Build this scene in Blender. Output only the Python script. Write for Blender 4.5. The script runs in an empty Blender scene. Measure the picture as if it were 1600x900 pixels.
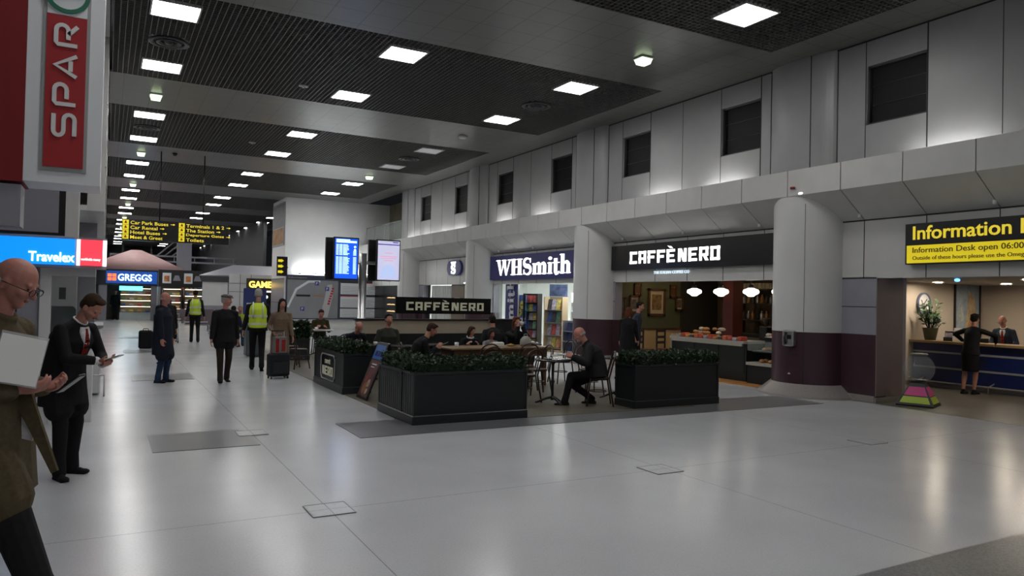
import bpy, bmesh, math, random
from mathutils import Vector, Matrix, Quaternion
random.seed(7)
PI = math.pi
scene = bpy.context.scene
COL = scene.collection

# ------------------------------------------------------------------ camera
F_PX = 1141.0
cam_d = bpy.data.cameras.new('camera'); cam = bpy.data.objects.new('camera', cam_d); COL.objects.link(cam)
cam_d.sensor_width = 36.0; cam_d.lens = F_PX / 1600 * 36; cam_d.clip_start = .05; cam_d.clip_end = 300
_dy = Vector((-635, -3, 1141)).normalized()
_dx = Vector((2050, -63, 1141)).normalized(); _dx = (_dx - _dy * _dx.dot(_dy)).normalized()
_dz = _dx.cross(_dy)
if _dz.y < 0: _dz = -_dz
R3 = Matrix((_dx, _dy, _dz))            # rows: world axes in (right, up, forward)
CP = Vector((0, 0, 1.75))
right = Vector((R3[0][0], R3[1][0], R3[2][0])); up = Vector((R3[0][1], R3[1][1], R3[2][1])); fwd = Vector((R3[0][2], R3[1][2], R3[2][2]))
mw = Matrix.Identity(4)
for i in range(3):
    mw[i][0] = right[i]; mw[i][1] = up[i]; mw[i][2] = -fwd[i]; mw[i][3] = CP[i]
cam.matrix_world = mw
scene.camera = cam

# ------------------------------------------------------------------ world, exposure
w = bpy.data.worlds.new('world'); scene.world = w; w.use_nodes = True
w.node_tree.nodes['Background'].inputs[0].default_value = (.5, .55, .65, 1)
w.node_tree.nodes['Background'].inputs[1].default_value = .01
vs = scene.view_settings
scene.display_settings.display_device = 'sRGB'
vs.view_transform = 'Standard'; vs.look = 'None'; vs.gamma = 1; vs.use_curve_mapping = False
vs.exposure = 0.2
LIGHT = 24.0            # strength of the ceiling light panels

# ------------------------------------------------------------------ materials
MATS = {}
def mat(name, col, rough=.5, metal=0., emit=None, es=0., noise=0., nscale=8., spec=.5, bump=0., alpha=1., trans=0., coat=0.):
    if name in MATS: return MATS[name]
    m = bpy.data.materials.new(name); m.use_nodes = True
    nt = m.node_tree; b = nt.nodes['Principled BSDF']
    c = (col[0], col[1], col[2], 1)
    b.inputs['Base Color'].default_value = c
    b.inputs['Roughness'].default_value = rough; b.inputs['Metallic'].default_value = metal
    b.inputs['Specular IOR Level'].default_value = spec
    b.inputs['Coat Weight'].default_value = coat
    if trans: b.inputs['Transmission Weight'].default_value = trans
    if alpha < 1: b.inputs['Alpha'].default_value = alpha
    if emit is not None:
        b.inputs['Emission Color'].default_value = (*emit, 1); b.inputs['Emission Strength'].default_value = es
    if noise or bump:
        tc = nt.nodes.new('ShaderNodeTexCoord'); n = nt.nodes.new('ShaderNodeTexNoise')
        n.inputs['Scale'].default_value = nscale; n.inputs['Detail'].default_value = 5
        nt.links.new(tc.outputs['Object'], n.inputs['Vector'])
        if noise:
            r = nt.nodes.new('ShaderNodeMapRange'); r.inputs[1].default_value = .3; r.inputs[2].default_value = .7
            r.inputs[3].default_value = 1 - noise; r.inputs[4].default_value = 1 + noise
            mx = nt.nodes.new('ShaderNodeMix'); mx.data_type = 'RGBA'; mx.blend_type = 'MULTIPLY'; mx.inputs[0].default_value = 1
            mx.inputs[6].default_value = c
            nt.links.new(n.outputs['Fac'], r.inputs[0]); nt.links.new(r.outputs[0], mx.inputs[7]); nt.links.new(mx.outputs[2], b.inputs['Base Color'])
        if bump:
            bp = nt.nodes.new('ShaderNodeBump'); bp.inputs['Strength'].default_value = bump; bp.inputs['Distance'].default_value = .02
            nt.links.new(n.outputs['Fac'], bp.inputs['Height']); nt.links.new(bp.outputs[0], b.inputs['Normal'])
    MATS[name] = m
    return m

def math_node(nt, op, a, bval=None, c=None):
    n = nt.nodes.new('ShaderNodeMath'); n.operation = op
    for i, v in enumerate((a, bval, c)):
        if v is None: continue
        if isinstance(v, (int, float)): n.inputs[i].default_value = v
        else: nt.links.new(v, n.inputs[i])
    return n.outputs[0]
def line_mask(nt, coord, period, offset, width):
    """1 on a line of the given width every period, else 0"""
    a = math_node(nt, 'SUBTRACT', coord, offset - width / 2)
    a = math_node(nt, 'DIVIDE', a, period)
    a = math_node(nt, 'FRACT', a)
    return math_node(nt, 'LESS_THAN', a, width / period)
def surface(name, base, dark, rough, periods, speck=0., spscale=300., metal=0., spec=.5, patchy=0., linecol=.35):
    """material with joints: periods = list of (axis, period, offset, width)"""
    m = bpy.data.materials.new(name); m.use_nodes = True; nt = m.node_tree; b = nt.nodes['Principled BSDF']
    b.inputs['Roughness'].default_value = rough; b.inputs['Metallic'].default_value = metal; b.inputs['Specular IOR Level'].default_value = spec
    g = nt.nodes.new('ShaderNodeNewGeometry'); s = nt.nodes.new('ShaderNodeSeparateXYZ'); nt.links.new(g.outputs['Position'], s.inputs[0])
    mask = None
    for ax, p, o, wd in periods:
        l = line_mask(nt, s.outputs[ax], p, o, wd)
        mask = l if mask is None else math_node(nt, 'MAXIMUM', mask, l)
    n = nt.nodes.new('ShaderNodeTexNoise'); n.inputs['Scale'].default_value = spscale; n.inputs['Detail'].default_value = 2
    nt.links.new(g.outputs['Position'], n.inputs['Vector'])
    n2 = nt.nodes.new('ShaderNodeTexNoise'); n2.inputs['Scale'].default_value = .9; n2.inputs['Detail'].default_value = 6
    nt.links.new(g.outputs['Position'], n2.inputs['Vector'])
    r = nt.nodes.new('ShaderNodeMapRange'); r.inputs[1].default_value = .35; r.inputs[2].default_value = .65; r.inputs[3].default_value = 1 - speck; r.inputs[4].default_value = 1 + speck
    nt.links.new(n.outputs['Fac'], r.inputs[0])
    r2 = nt.nodes.new('ShaderNodeMapRange'); r2.inputs[1].default_value = .3; r2.inputs[2].default_value = .7; r2.inputs[3].default_value = 1 - patchy; r2.inputs[4].default_value = 1 + patchy
    nt.links.new(n2.outputs['Fac'], r2.inputs[0])
    k = math_node(nt, 'MULTIPLY', r.outputs[0], r2.outputs[0])
    if mask is not None:
        k2 = math_node(nt, 'MULTIPLY_ADD', mask, -(1 - linecol), 1.0)
        k = math_node(nt, 'MULTIPLY', k, k2)
    mx = nt.nodes.new('ShaderNodeMix'); mx.data_type = 'RGBA'; mx.blend_type = 'MULTIPLY'; mx.inputs[0].default_value = 1
    mx.inputs[6].default_value = (*base, 1); nt.links.new(k, mx.inputs[7]); nt.links.new(mx.outputs[2], b.inputs['Base Color'])
    rr = math_node(nt, 'MULTIPLY', r2.outputs[0], rough); nt.links.new(rr, b.inputs['Roughness'])
    MATS[name] = m
    return m

m_floor = surface('terrazzo', (.50, .51, .53), 0, .22, [(0, 3.55, 1.64, .008), (1, 7.1, 5.93, .008)], speck=.04, spscale=60, patchy=.05, linecol=.55)
m_granite = surface('granite', (.135, .138, .148), 0, .3, [], speck=.0, spscale=60, patchy=.0, linecol=.7)
m_granite_near = surface('granite_speckled', (.17, .175, .185), 0, .3, [(0, 1.12, .49, .004)], speck=.28, spscale=70, patchy=.0, linecol=.8)
m_infofloor = surface('brown_granite', (.12, .112, .09), 0, .3, [(0, .6, .2, .005), (1, .6, .1, .005)], speck=.09, spscale=40, patchy=.05, linecol=.6)
m_wood_floor = surface('oak_planks', (.10, .088, .062), 0, .5, [(1, .14, 0, .006), (0, 1.3, .3, .005)], speck=.12, spscale=25, patchy=.15, linecol=.45)
m_ceil = surface('ceiling_tile', (.17, .17, .166), 0, .34, [(0, .6, .24, .012), (1, .6, .12, .012)], speck=.03, spscale=30, metal=.55, patchy=.10, linecol=.4)
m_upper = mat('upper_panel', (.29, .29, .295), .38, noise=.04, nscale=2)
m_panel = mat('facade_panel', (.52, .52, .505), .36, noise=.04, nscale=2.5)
m_pier = mat('pier_panel', (.58, .58, .58), .4, noise=.03, nscale=2)
m_lav = mat('grey_panel', (.27, .27, .31), .4, noise=.04, nscale=2)
m_maroon = mat('maroon_panel', (.052, .024, .034), .32, noise=.1, nscale=3)
m_mauve = mat('mauve_panel', (.20, .16, .165), .42, noise=.04, nscale=2)
m_base = mat('stone_base', (.27, .25, .24), .4, noise=.15, nscale=60)
m_joint = mat('joint_dark', (.02, .02, .02), .7)
m_black = mat('black_paint', (.006, .006, .007), .4)
m_void = mat('plenum_black', (.004, .004, .004), .9)
m_grille = mat('grille_metal', (.13, .13, .125), .45, .3)
m_glassdark = mat('dark_glass', (.006, .006, .007), .5, spec=.2)
m_frame = mat('window_frame', (.03, .03, .032), .4)
m_lamp = mat('lamp_diffuser', (.9, .9, .9), .5, emit=(1.0, .985, .97), es=LIGHT)
m_lampoff = mat('lamp_diffuser_dim', (.55, .55, .56), .4, emit=(1, 1, 1), es=.12)
m_lampframe = mat('lamp_frame', (.6, .6, .6), .4)
m_emerg = mat('emergency_lens', (.8, .9, .7), .4, emit=(.80, 1.0, .62), es=1.6)
m_steel = mat('brushed_steel', (.55, .55, .56), .28, .9, noise=.08, nscale=30)
m_darksteel = mat('dark_steel', (.08, .08, .085), .4, .6)
m_white = mat('white_paint', (.62, .62, .62), .45, noise=.03, nscale=3)
m_planter = mat('planter_paint', (.0075, .0095, .0115), .42, noise=.12, nscale=6)
m_planteredge = mat('planter_trim', (.013, .016, .019), .38)
m_leaf = mat('hedge_leaf', (.012, .034, .010), .5, noise=.45, nscale=25)
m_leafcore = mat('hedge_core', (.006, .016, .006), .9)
m_bentwood = mat('bentwood', (.026, .013, .007), .36, noise=.2, nscale=20)
m_seat = mat('cane_seat', (.09, .055, .025), .5, noise=.2, nscale=60)
m_tabletop = mat('table_wood', (.23, .145, .08), .34, noise=.2, nscale=6)
m_tableside = mat('table_rail_wood', (.09, .042, .02), .4, noise=.2, nscale=6)
m_iron = mat('cast_iron', (.012, .012, .012), .4)
m_cream = mat('cream_paint', (.36, .31, .24), .5, noise=.04, nscale=3)
m_letter = mat('lit_letter', (.9, .9, .9), .4, emit=(1, 1, .96), es=1.5)
m_letterdim = mat('cream_letter', (.42, .41, .32), .5, emit=(.8, .8, .6), es=.10)
m_navy = mat('navy_sign', (.012, .012, .075), .4, emit=(.02, .02, .16), es=.12)
m_blackgloss = mat('black_gloss', (.004, .004, .005), .22)
m_infoy = mat('yellow_lit', (.75, .60, .02), .4, emit=(1.0, .80, .02), es=.36)
m_infoyt = mat('yellow_text_lit', (.8, .62, .05), .4, emit=(1.0, .78, .05), es=.42)
m_brown_txt = mat('brown_text', (.05, .03, .01), .5)
m_sparred = mat('red_panel', (.20, .004, .006), .7, noise=.03, nscale=4)
m_sparred2 = mat('bright_red_panel', (.36, .012, .018), .55)
m_sparwhite = mat('white_sign_panel', (.74, .77, .80), .45)
m_green = mat('green_logo', (.01, .16, .09), .4)
m_letterw = mat('white_letter', (.72, .72, .72), .4)
m_skin = mat('skin', (.42, .20, .14), .5, noise=.08, nscale=20)
m_skinp = mat('pink_skin', (.46, .20, .155), .5, noise=.08, nscale=20)
m_lip = mat('lip', (.28, .07, .06), .5)
m_eye = mat('eye_dark', (.03, .02, .02), .3)
def cloth(name, c, n=.15): return mat('cloth_' + name, c, .85, noise=n, nscale=40, spec=.2)
c_black = cloth('black', (.009, .009, .011)); c_navy = cloth('navy', (.012, .014, .024)); c_jean = cloth('denim', (.018, .035, .075))
c_olive = cloth('olive', (.095, .074, .042)); c_grey = cloth('dark_grey', (.016, .016, .018)); c_brown = cloth('dark_brown', (.020, .014, .011))
c_white = cloth('white', (.6, .6, .62)); c_beige = cloth('beige', (.17, .12, .08)); c_hivis = mat('cloth_hivis', (.48, .62, .03), .7, emit=(.5, .8, .02), es=.02)
c_refl = mat('reflective_tape', (.55, .58, .5), .4); c_cap = cloth('tweed', (.11, .10, .10)); c_green = cloth('moss', (.045, .04, .015))
c_bluegrey = cloth('slate', (.03, .04, .06)); c_hair = cloth('dark_hair', (.012, .009, .007)); c_hairb = cloth('brown_hair', (.035, .018, .010))
c_hairg = cloth('grey_hair', (.30, .29, .28)); c_hairr = cloth('red_hair', (.10, .03, .015)); c_tie = cloth('red_tie', (.25, .02, .015))

# ------------------------------------------------------------------ mesh builder
class MB:
    def __init__(s): s.v = []; s.f = []; s.mi = []; s.cur = 0; s.smooth = []
    def _add(s, vs, fs, sm=False):
        o = len(s.v); s.v += [tuple(p) for p in vs]
        for f in fs: s.f.append([i + o for i in f]); s.mi.append(s.cur); s.smooth.append(sm)
        return s
    def m(s, i): s.cur = i; return s
    def box(s, x0, x1, y0, y1, z0, z1, M=None):
        p = [Vector((x, y, z)) for x in (x0, x1) for y in (y0, y1) for z in (z0, z1)]
        if M: p = [M @ q for q in p]
        return s._add(p, [(0, 1, 3, 2), (4, 6, 7, 5), (0, 4, 5, 1), (2, 3, 7, 6), (0, 2, 6, 4), (1, 5, 7, 3)])
    def cbox(s, c, d, M=None): return s.box(c[0] - d[0] / 2, c[0] + d[0] / 2, c[1] - d[1] / 2, c[1] + d[1] / 2, c[2] - d[2] / 2, c[2] + d[2] / 2, M)
    def bevbox(s, x0, x1, y0, y1, z0, z1, b=.02):
        # chamfered in all vertical and horizontal edges (ring stack)
        rings = []
        for z, i in ((z0, b), (z0 + b, 0), (z1 - b, 0), (z1, b)):
            a0, a1, c0, c1 = x0 + i, x1 - i, y0 + i, y1 - i; k = b
            rings.append([(a0 + k, c0, z), (a1 - k, c0, z), (a1, c0 + k, z), (a1, c1 - k, z), (a1 - k, c1, z), (a0 + k, c1, z), (a0, c1 - k, z), (a0, c0 + k, z)])
        vs = [p for r in rings for p in r]; fs = [tuple(range(7, -1, -1)), tuple(24 + j for j in range(8))]
        for r in range(3):
            for j in range(8): fs.append((r * 8 + j, r * 8 + (j + 1) % 8, r * 8 + 8 + (j + 1) % 8, r * 8 + 8 + j))
        return s._add(vs, fs)
    def loft(s, rings, closed=False, cap=True, sm=True):
        n = len(rings[0]); vs = [p for r in rings for p in r]; fs = []
        R = len(rings)
        for r in range(R if closed else R - 1):
            a = r * n; b = ((r + 1) % R) * n
            for j in range(n): fs.append((a + j, a + (j + 1) % n, b + (j + 1) % n, b + j))
        if cap and not closed: fs += [tuple(range(n - 1, -1, -1)), tuple((R - 1) * n + j for j in range(n))]
        return s._add(vs, fs, sm)
    def tube(s, pts, r, n=8, closed=False):
        pts = [Vector(p) for p in pts]; R = []
        rr = r if isinstance(r, (list, tuple)) else [r] * len(pts)
        prev = None
        for i, p in enumerate(pts):
            if closed: t = pts[(i + 1) % len(pts)] - pts[i - 1]
            else: t = pts[min(i + 1, len(pts) - 1)] - pts[max(i - 1, 0)]
            t.normalize()
            if prev is None:
                a = Vector((0, 0, 1)) if abs(t.z) < .9 else Vector((1, 0, 0))
                u = t.cross(a).normalized()
            else:
                u = (prev - t * prev.dot(t))
                u = u.normalized() if u.length > 1e-5 else t.orthogonal().normalized()
            prev = u; v = t.cross(u)
            R.append([p + (u * math.cos(2 * PI * k / n) + v * math.sin(2 * PI * k / n)) * rr[i] for k in range(n)])
        return s.loft(R, closed=closed)
    def lathe(s, prof, c=(0, 0, 0), n=20, sm=True):
        return s.loft([[(c[0] + max(r, 1e-4) * math.cos(2 * PI * k / n), c[1] + max(r, 1e-4) * math.sin(2 * PI * k / n), c[2] + z) for k in range(n)] for r, z in prof], sm=sm)
    def lring(s, prof, n=18): return s.loft([[(r * math.cos(2 * PI * k / n), r * math.sin(2 * PI * k / n), z) for k in range(n)] for r, z in prof], closed=True)
    def ell(s, c, r, M=None, n=14, h=9):
        R = []
        for i in range(h + 1):
            a = -PI / 2 + PI * i / h; cz = max(math.cos(a), .02)
            ring = [Vector((r[0] * cz * math.cos(2 * PI * k / n), r[1] * cz * math.sin(2 * PI * k / n), r[2] * math.sin(a))) for k in range(n)]
            if M: ring = [M @ p for p in ring]
            R.append([p + Vector(c) for p in ring])
        return s.loft(R)
    def cap(s, a, b, ra, rb, n=10):
        """tapered capsule"""
        a = Vector(a); b = Vector(b); t = (b - a); L = t.length
        if L < 1e-5: return s.ell(a, (ra, ra, ra))
        t /= L; pts = []; rr = []
        for i in range(4): q = PI / 2 * (1 - i / 4); pts.append(a - t * ra * math.sin(q)); rr.append(max(ra * math.cos(q), .001))
        pts.append(a); rr.append(ra); pts.append(b); rr.append(rb)
        for i in range(1, 5): q = PI / 2 * i / 4; pts.append(b + t * rb * math.sin(q)); rr.append(max(rb * math.cos(q), .001))
        return s.tube(pts, rr, n)
    def prism(s, poly, y0, y1, M=None):
        """poly in (x, z), extruded along y"""
        n = len(poly); vs = [Vector((x, y0, z)) for x, z in poly] + [Vector((x, y1, z)) for x, z in poly]
        if M: vs = [M @ q for q in vs]
        return s._add(vs, [tuple(range(n)), tuple(range(2 * n - 1, n - 1, -1))] + [(i, n + i, n + (i + 1) % n, (i + 1) % n) for i in range(n)])
    def ribbon(s, pts, ws, y0, y1):
        """stroke of changing width in the xz plane"""
        n = len(pts); L = []; R_ = []
        if not isinstance(ws, (list, tuple)): ws = [ws] * n
        for i, p in enumerate(pts):
            q = pts[min(i + 1, n - 1)]; o = pts[max(i - 1, 0)]
            dx, dz = q[0] - o[0], q[1] - o[1]; l = math.hypot(dx, dz) or 1
            nx, nz = -dz / l, dx / l; h = ws[i] / 2
            L.append((p[0] + nx * h, p[1] + nz * h)); R_.append((p[0] - nx * h, p[1] - nz * h))
        for i in range(n - 1): s.prism([L[i], L[i + 1], R_[i + 1], R_[i]], y0, y1)
        return s
    def build(s, name, mats, parent=None, loc=None, rotz=0):
        me = bpy.data.meshes.new(name); me.from_pydata(s.v, [], s.f)
        if not isinstance(mats, (list, tuple)): mats = [mats]
        for q in mats: me.materials.append(q)
        me.polygons.foreach_set('material_index', s.mi); me.polygons.foreach_set('use_smooth', s.smooth)
        bm = bmesh.new(); bm.from_mesh(me); bmesh.ops.recalc_face_normals(bm, faces=bm.faces); bm.to_mesh(me); bm.free()
        o = bpy.data.objects.new(name, me); COL.objects.link(o)
        if parent: o.parent = parent
        if loc: o.location = loc
        if rotz: o.rotation_euler.z = rotz
        return o

def tag(o, label, cat, group=None, kind=None):
    o['label'] = label; o['category'] = cat
    if group: o['group'] = group
    if kind: o['kind'] = kind
    return o
def thing(name, label, cat, loc=(0, 0, 0), rotz=0, group=None):
    o = bpy.data.objects.new(name, None); o.empty_display_size = .1; COL.objects.link(o); o.location = loc; o.rotation_euler.z = rotz
    return tag(o, label, cat, group)
def struct(o): o['kind'] = 'structure'; return o
def dup(root, loc, rotz=None, label=None, group=None):
    def rec(o, par):
        c = o.copy(); COL.objects.link(c); c.parent = par
        for ch in [q for q in CH.get(o.name, [])]: rec(ch, c)
        return c
    if not dup.fresh:
        CH.clear()
        for q in bpy.data.objects:
            if q.parent: CH.setdefault(q.parent.name, []).append(q)
    c = root.copy(); COL.objects.link(c); c.location = loc
    if rotz is not None: c.rotation_euler.z = rotz
    if label: c['label'] = label
    if group: c['group'] = group
    for ch in CH.get(root.name, []): rec(ch, c)
    return c
CH = {}; dup.fresh = False
ORD = ['first', 'second', 'third', 'fourth', 'fifth', 'sixth', 'seventh', 'eighth', 'ninth', 'tenth', 'eleventh', 'twelfth', 'thirteenth', 'fourteenth', 'fifteenth', 'sixteenth', 'seventeenth', 'eighteenth', 'nineteenth', 'twentieth', 'twenty-first', 'twenty-second', 'twenty-third', 'twenty-fourth']

def text_obj(name, s, w, h, x, y, z, m, parent, depth=.02, bold=0., align='L', rot=None):
    """flat lettering in the local xz plane facing -y, fitted to width w and height h"""
    cu = bpy.data.curves.new(name, 'FONT'); cu.body = s; cu.extrude = depth / 2; cu.offset = bold
    cu.resolution_u = 3
    t = bpy.data.objects.new(name, cu); COL.objects.link(t)
    dg = bpy.context.evaluated_depsgraph_get(); me = bpy.data.meshes.new_from_object(t.evaluated_get(dg))
    bpy.data.objects.remove(t); bpy.data.curves.remove(cu)
    xs = [v.co.x for v in me.vertices]; ys = [v.co.y for v in me.vertices]
    x0, x1, y0, y1 = min(xs), max(xs), min(ys), max(ys)
    sx = w / (x1 - x0); sy = h / (y1 - y0) if h else sx
    for v in me.vertices:
        a, b, c = v.co; v.co = ((a - x0) * sx, -c, (b - y0) * sy)
    if align == 'C':
        for v in me.vertices: v.co.x -= w / 2
    if rot:   # rotate in the xz plane
        ca, sa = math.cos(rot), math.sin(rot)
        for v in me.vertices: a, c = v.co.x, v.co.z; v.co.x = a * ca - c * sa; v.co.z = a * sa + c * ca
    me.materials.clear(); me.materials.append(m)
    o = bpy.data.objects.new(name, me); COL.objects.link(o); o.parent = parent; o.location = (x, y, z)
    return o

def frange(a, b, st):
    r = []; x = a
    while x < b - 1e-6: r.append(x); x += st
    return r
# ================================================================== STRUCTURE
H = 6.6
Y0, Y1 = -9.0, 92.0
b = MB(); b.box(-5, 12.2, Y0, Y1, -.1, 0); struct(b.build('floor', m_floor))
b = MB(); b.box(12.2, 20, Y0, 10.4, -.1, 0.001); struct(b.build('floor', m_infofloor))
b = MB(); b.box(12.2, 18, 10.4, 41, -.1, 0.001); struct(b.build('floor', mat('shop_floor', (.34, .33, .31), .3, noise=.08, nscale=6)))
b = MB(); b.box(3.72, 8.75, 9.3, 23.5, -.002, .010); struct(b.build('floor_wood', m_wood_floor))
n_trim = [0]
def trim(b, m, parent=None):
    n_trim[0] += 1
    return struct(b.build('trim_%d' % n_trim[0], m, parent))
for (x0, x1, y0, y1) in [(.49, 1.61, 8.78, 9.87), (2.78, 11.3, 8.73, 9.85), (.49, 1.61, 15.9, 17.0), (-5, 12.2, 1.6, 3.06), (.49, 1.61, 23, 24.1), (.49, 1.61, 30.1, 31.2)]:
    trim(MB().box(x0, x1, y0, y1, -.002, .006), m_granite_near if y0 < 2 else m_granite)
for cx, cy in [(1.64, 5.93), (5.12, 5.93), (8.7, 6.05), (1.64, 9.55)]:      # floor box covers let into the floor
    b = MB(); s = .17; zt = .006 if cy < 7 else .010
    b.m(0).box(cx - s, cx + s, cy - s, cy + s, -.001, zt)
    b.m(1)
    for a, c in ((-1, 0), (1, 0)): b.box(cx + a * s - .005, cx + a * s + .005, cy - s, cy + s, -.001, zt + .0015)
    for a in (-1, 1): b.box(cx - s, cx + s, cy + a * s - .005, cy + a * s + .005, -.001, zt + .0015)
    tag(b.build('floor_box_cover', [m_floor, mat('cover_joint', (.22, .22, .22), .5)]), {0: 'square floor access cover nearest the camera on the left, at a joint crossing', 1: 'square floor access cover in the middle of the pale floor', 2: 'square floor access cover nearest the big pier on the right', 3: 'square floor access cover beside the dark granite inlay'}[[1.64, 5.12, 8.7].index(cx) if cy < 7 else 3], 'floor cover', 'floor access covers')

# --- ceiling
X_GR = 11.04
grilles = [(15.72 + 8.63 * k - 2.75, 15.72 + 8.63 * k + 2.75) for k in range(-3, 8)]
b = MB(); prev = Y0
for g0, g1 in grilles:
    if g0 > prev: b.box(-.05, 12.0, prev, g0, H, H + .04)
    b.box(X_GR, 12.0, max(g0, Y0), g1, H, H + .04); prev = g1
b.box(-.05, 12.0, prev, Y1, H, H + .04)
struct(b.build('ceiling', m_ceil))
HOLES = [(.95, 15.66, .38), (9.29, 15.65, .38), (9.2, 24.2, .38), (.95, 24.2, .38)] + [(hx, hy + 8.63 * k, .395) for hx in (.93, 5.08, 9.25) for k in range(-2, 9) for hy in (13.85, 17.42)]
for g0, g1 in grilles:
    b = MB(); g0 = max(g0, Y0)
    far = g0 > 45
    st = .1 if not far else .2
    def cuts(a0, a1, c, horiz):      # leave the round air diffusers and the lamps free of grille strips
        seg = [(a0, a1)]
        for hx, hy, hr in HOLES:
            u, v = (hx, hy) if horiz else (hy, hx)
            if abs(v - c) < hr:
                hw = math.sqrt(hr * hr - (v - c) ** 2) if hr < .4 and hr != .395 else hr
                ns = []
                for p, q in seg:
                    if u - hw > p and u + hw < q: ns += [(p, u - hw), (u + hw, q)]
                    else: ns.append((p, q))
                seg = ns
        return seg
    for x in frange(0, X_GR, st):
        for p, q in cuts(g0, g1, x, False): b.box(x - .006, x + .006, p, q, H + .002, H + .085)
    for y in frange(g0, g1 + .01, st):
        for p, q in cuts(0, X_GR, y, True): b.box(p, q, y - .006, y + .006, H + .004, H + .08)
    struct(b.build('ceiling_grille', m_grille))
    struct(MB().box(-.05, 12, g0 - .05, g1 + .05, H + .9, H + .95).box(-.05, 12, g0 - .06, g0 - .02, H + .04, H + .95).box(-.05, 12, g1 + .02, g1 + .06, H + .04, H + .95).build('ceiling_void', m_void))

# --- end walls and left side
struct(MB().box(-5, 12.2, Y1, Y1 + .2, 0, H + 1).build('wall_back', mat('far_dark', (.045, .045, .05), .6)))
struct(MB().box(-5, 20, Y0 - .2, Y0, 0, H + 1).build('wall_front', m_white))
b = MB(); b.box(-.35, -.06, 16.0, 70, 3.25, H + .04)
b.m(1)
for y in frange(18.0, 70, 3.6): b.box(-.07, -.055, y - .01, y + .01, 3.25, H)
for z in (4.1, 5.3): b.box(-.07, -.055, 16, 70, z - .01, z + .01)
struct(b.build('wall_left', [m_panel, m_joint]))
struct(MB().box(-5, -.35, 16, 44, 3.25, 3.35).build('ceiling_left', m_white))
struct(MB().box(-3.6, -3.4, -9, 60, 0, 3.3).build('wall_left_shop', mat('left_shop_wall', (.22, .22, .23), .5)))
struct(MB().box(-5, -.06, -9, 16, H, H + .04).box(-5, -4.8, -9, 16, 0, H).build('ceiling_left', m_panel))

# --- right facade
XF, XS, XU = 12.30, 11.60, 12.0
YF0, YF1 = -2.2, 31.45
YB = 37.4
m1 = 1.18
seams = [8.68 + m1 * k for k in range(-9, 25)]
# fascia band above the openings with vertical joints
b = MB(); b.box(XF, XF + .2, YF0, YB, 2.28, 3.36)
b.m(1)
for y in seams: b.box(XF - .003, XF + .01, y - .008, y + .008, 2.28, 3.36)
struct(b.build('wall_right_fascia', [m_panel, m_joint]))
# sloped soffit panels and the vertical sill fascia, one shell with real gaps between panels
b = MB()
ys = [YF0] + [y for y in seams if YF0 < y < YB] + [YB]
for a, c in zip(ys, ys[1:]):
    g = .009
    prof = [(XF + .01, 3.36), (XS, 3.87), (XS, 4.37), (XS + .06, 4.37), (XS + .06, 3.92), (XF + .06, 3.42)]
    P = [Vector((x, a + g, z)) for x, z in prof] + [Vector((x, c - g, z)) for x, z in prof]
    n = len(prof)
    b._add(P, [tuple(range(n - 1, -1, -1)), tuple(range(n, 2 * n))] + [(i, (i + 1) % n, n + (i + 1) % n, n + i) for i in range(n)])
struct(b.build('wall_right_soffit', m_panel))
b = MB(); b.prism([(XF + .02, 3.40), (XS + .03, 3.91), (XS + .03, 4.30), (XS + .05, 4.30), (XS + .05, 3.93), (XF + .06, 3.45)], YF0, YB)
b.box(XS + .03, XF + .1, YF0, YB, 4.05, 4.08)
b.box(XF - .006, XF + .03, YF0, YB, 3.345, 3.375)
struct(b.build('trim_soffit_backing', m_joint))
# round fixings at the foot of each soffit joint
for i, y in enumerate([s for s in seams if 3 < s < 24][::2]):
    tag(MB().lathe([(0, -.06), (.022, -.06), (.03, -.045), (.03, 0)], n=10).box(-.035, .035, -.02, .02, 0, .012).build('sprinkler_head', m_letterw, loc=(XF - .16, y, 3.46)), 'small white sensor fitting on the sloping soffit, %s from the right' % ORD[i], 'fitting', 'soffit fittings')
# upper wall with window holes
wins = [(7.35 + 3.58 * k, 8.47 + 3.58 * k) for k in range(-3, 7)]
WZ0, WZ1 = 5.05, 6.13
b = MB(); prev = YF0 - 3
b.box(XU, XU + .2, YF0 - 3, YF1, 4.05, WZ0); b.box(XU, XU + .2, YF0 - 3, YF1, WZ1, H + .04)
for a, c in wins: b.box(XU, XU + .2, prev, a, WZ0, WZ1); prev = c
b.box(XU, XU + .2, prev, YF1, WZ0, WZ1)
b.m(1)
for a, c in wins:
    for y in (a - .01, c + .01): b.box(XU - .003, XU + .004, y - .008, y + .008, 4.2, H)
for k in range(-3, 8):
    for dy in (-1.2, -.02 ): b.box(XU - .003, XU + .004, 7.35 + 3.58 * k + dy - .006, 7.35 + 3.58 * k + dy + .006, 4.2, H)
b.box(XU - .004, XU + .004, YF0, YF1, H - .03, H)
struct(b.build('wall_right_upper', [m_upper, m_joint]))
for i, (a, c) in enumerate(wins):
    wn = MB()
    wn.box(XU + .12, XU + .15, a, c, WZ0, WZ1)
    o = struct(wn.build('window_%d' % (i + 1), m_glassdark))
    fr = MB(); t = .035
    for y0, y1, z0, z1 in ((a, c, WZ0, WZ0 + t), (a, c, WZ1 - t, WZ1), (a, a + t, WZ0, WZ1), (c - t, c, WZ0, WZ1)): fr.box(XU + .05, XU + .13, y0, y1, z0, z1)
    for q in range(2): fr.box(XU + .105, XU + .118, a, c, WZ0 + .36 + .35 * q, WZ0 + .365 + .35 * q)
    fr.build('window_frame', m_frame, o)
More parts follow.
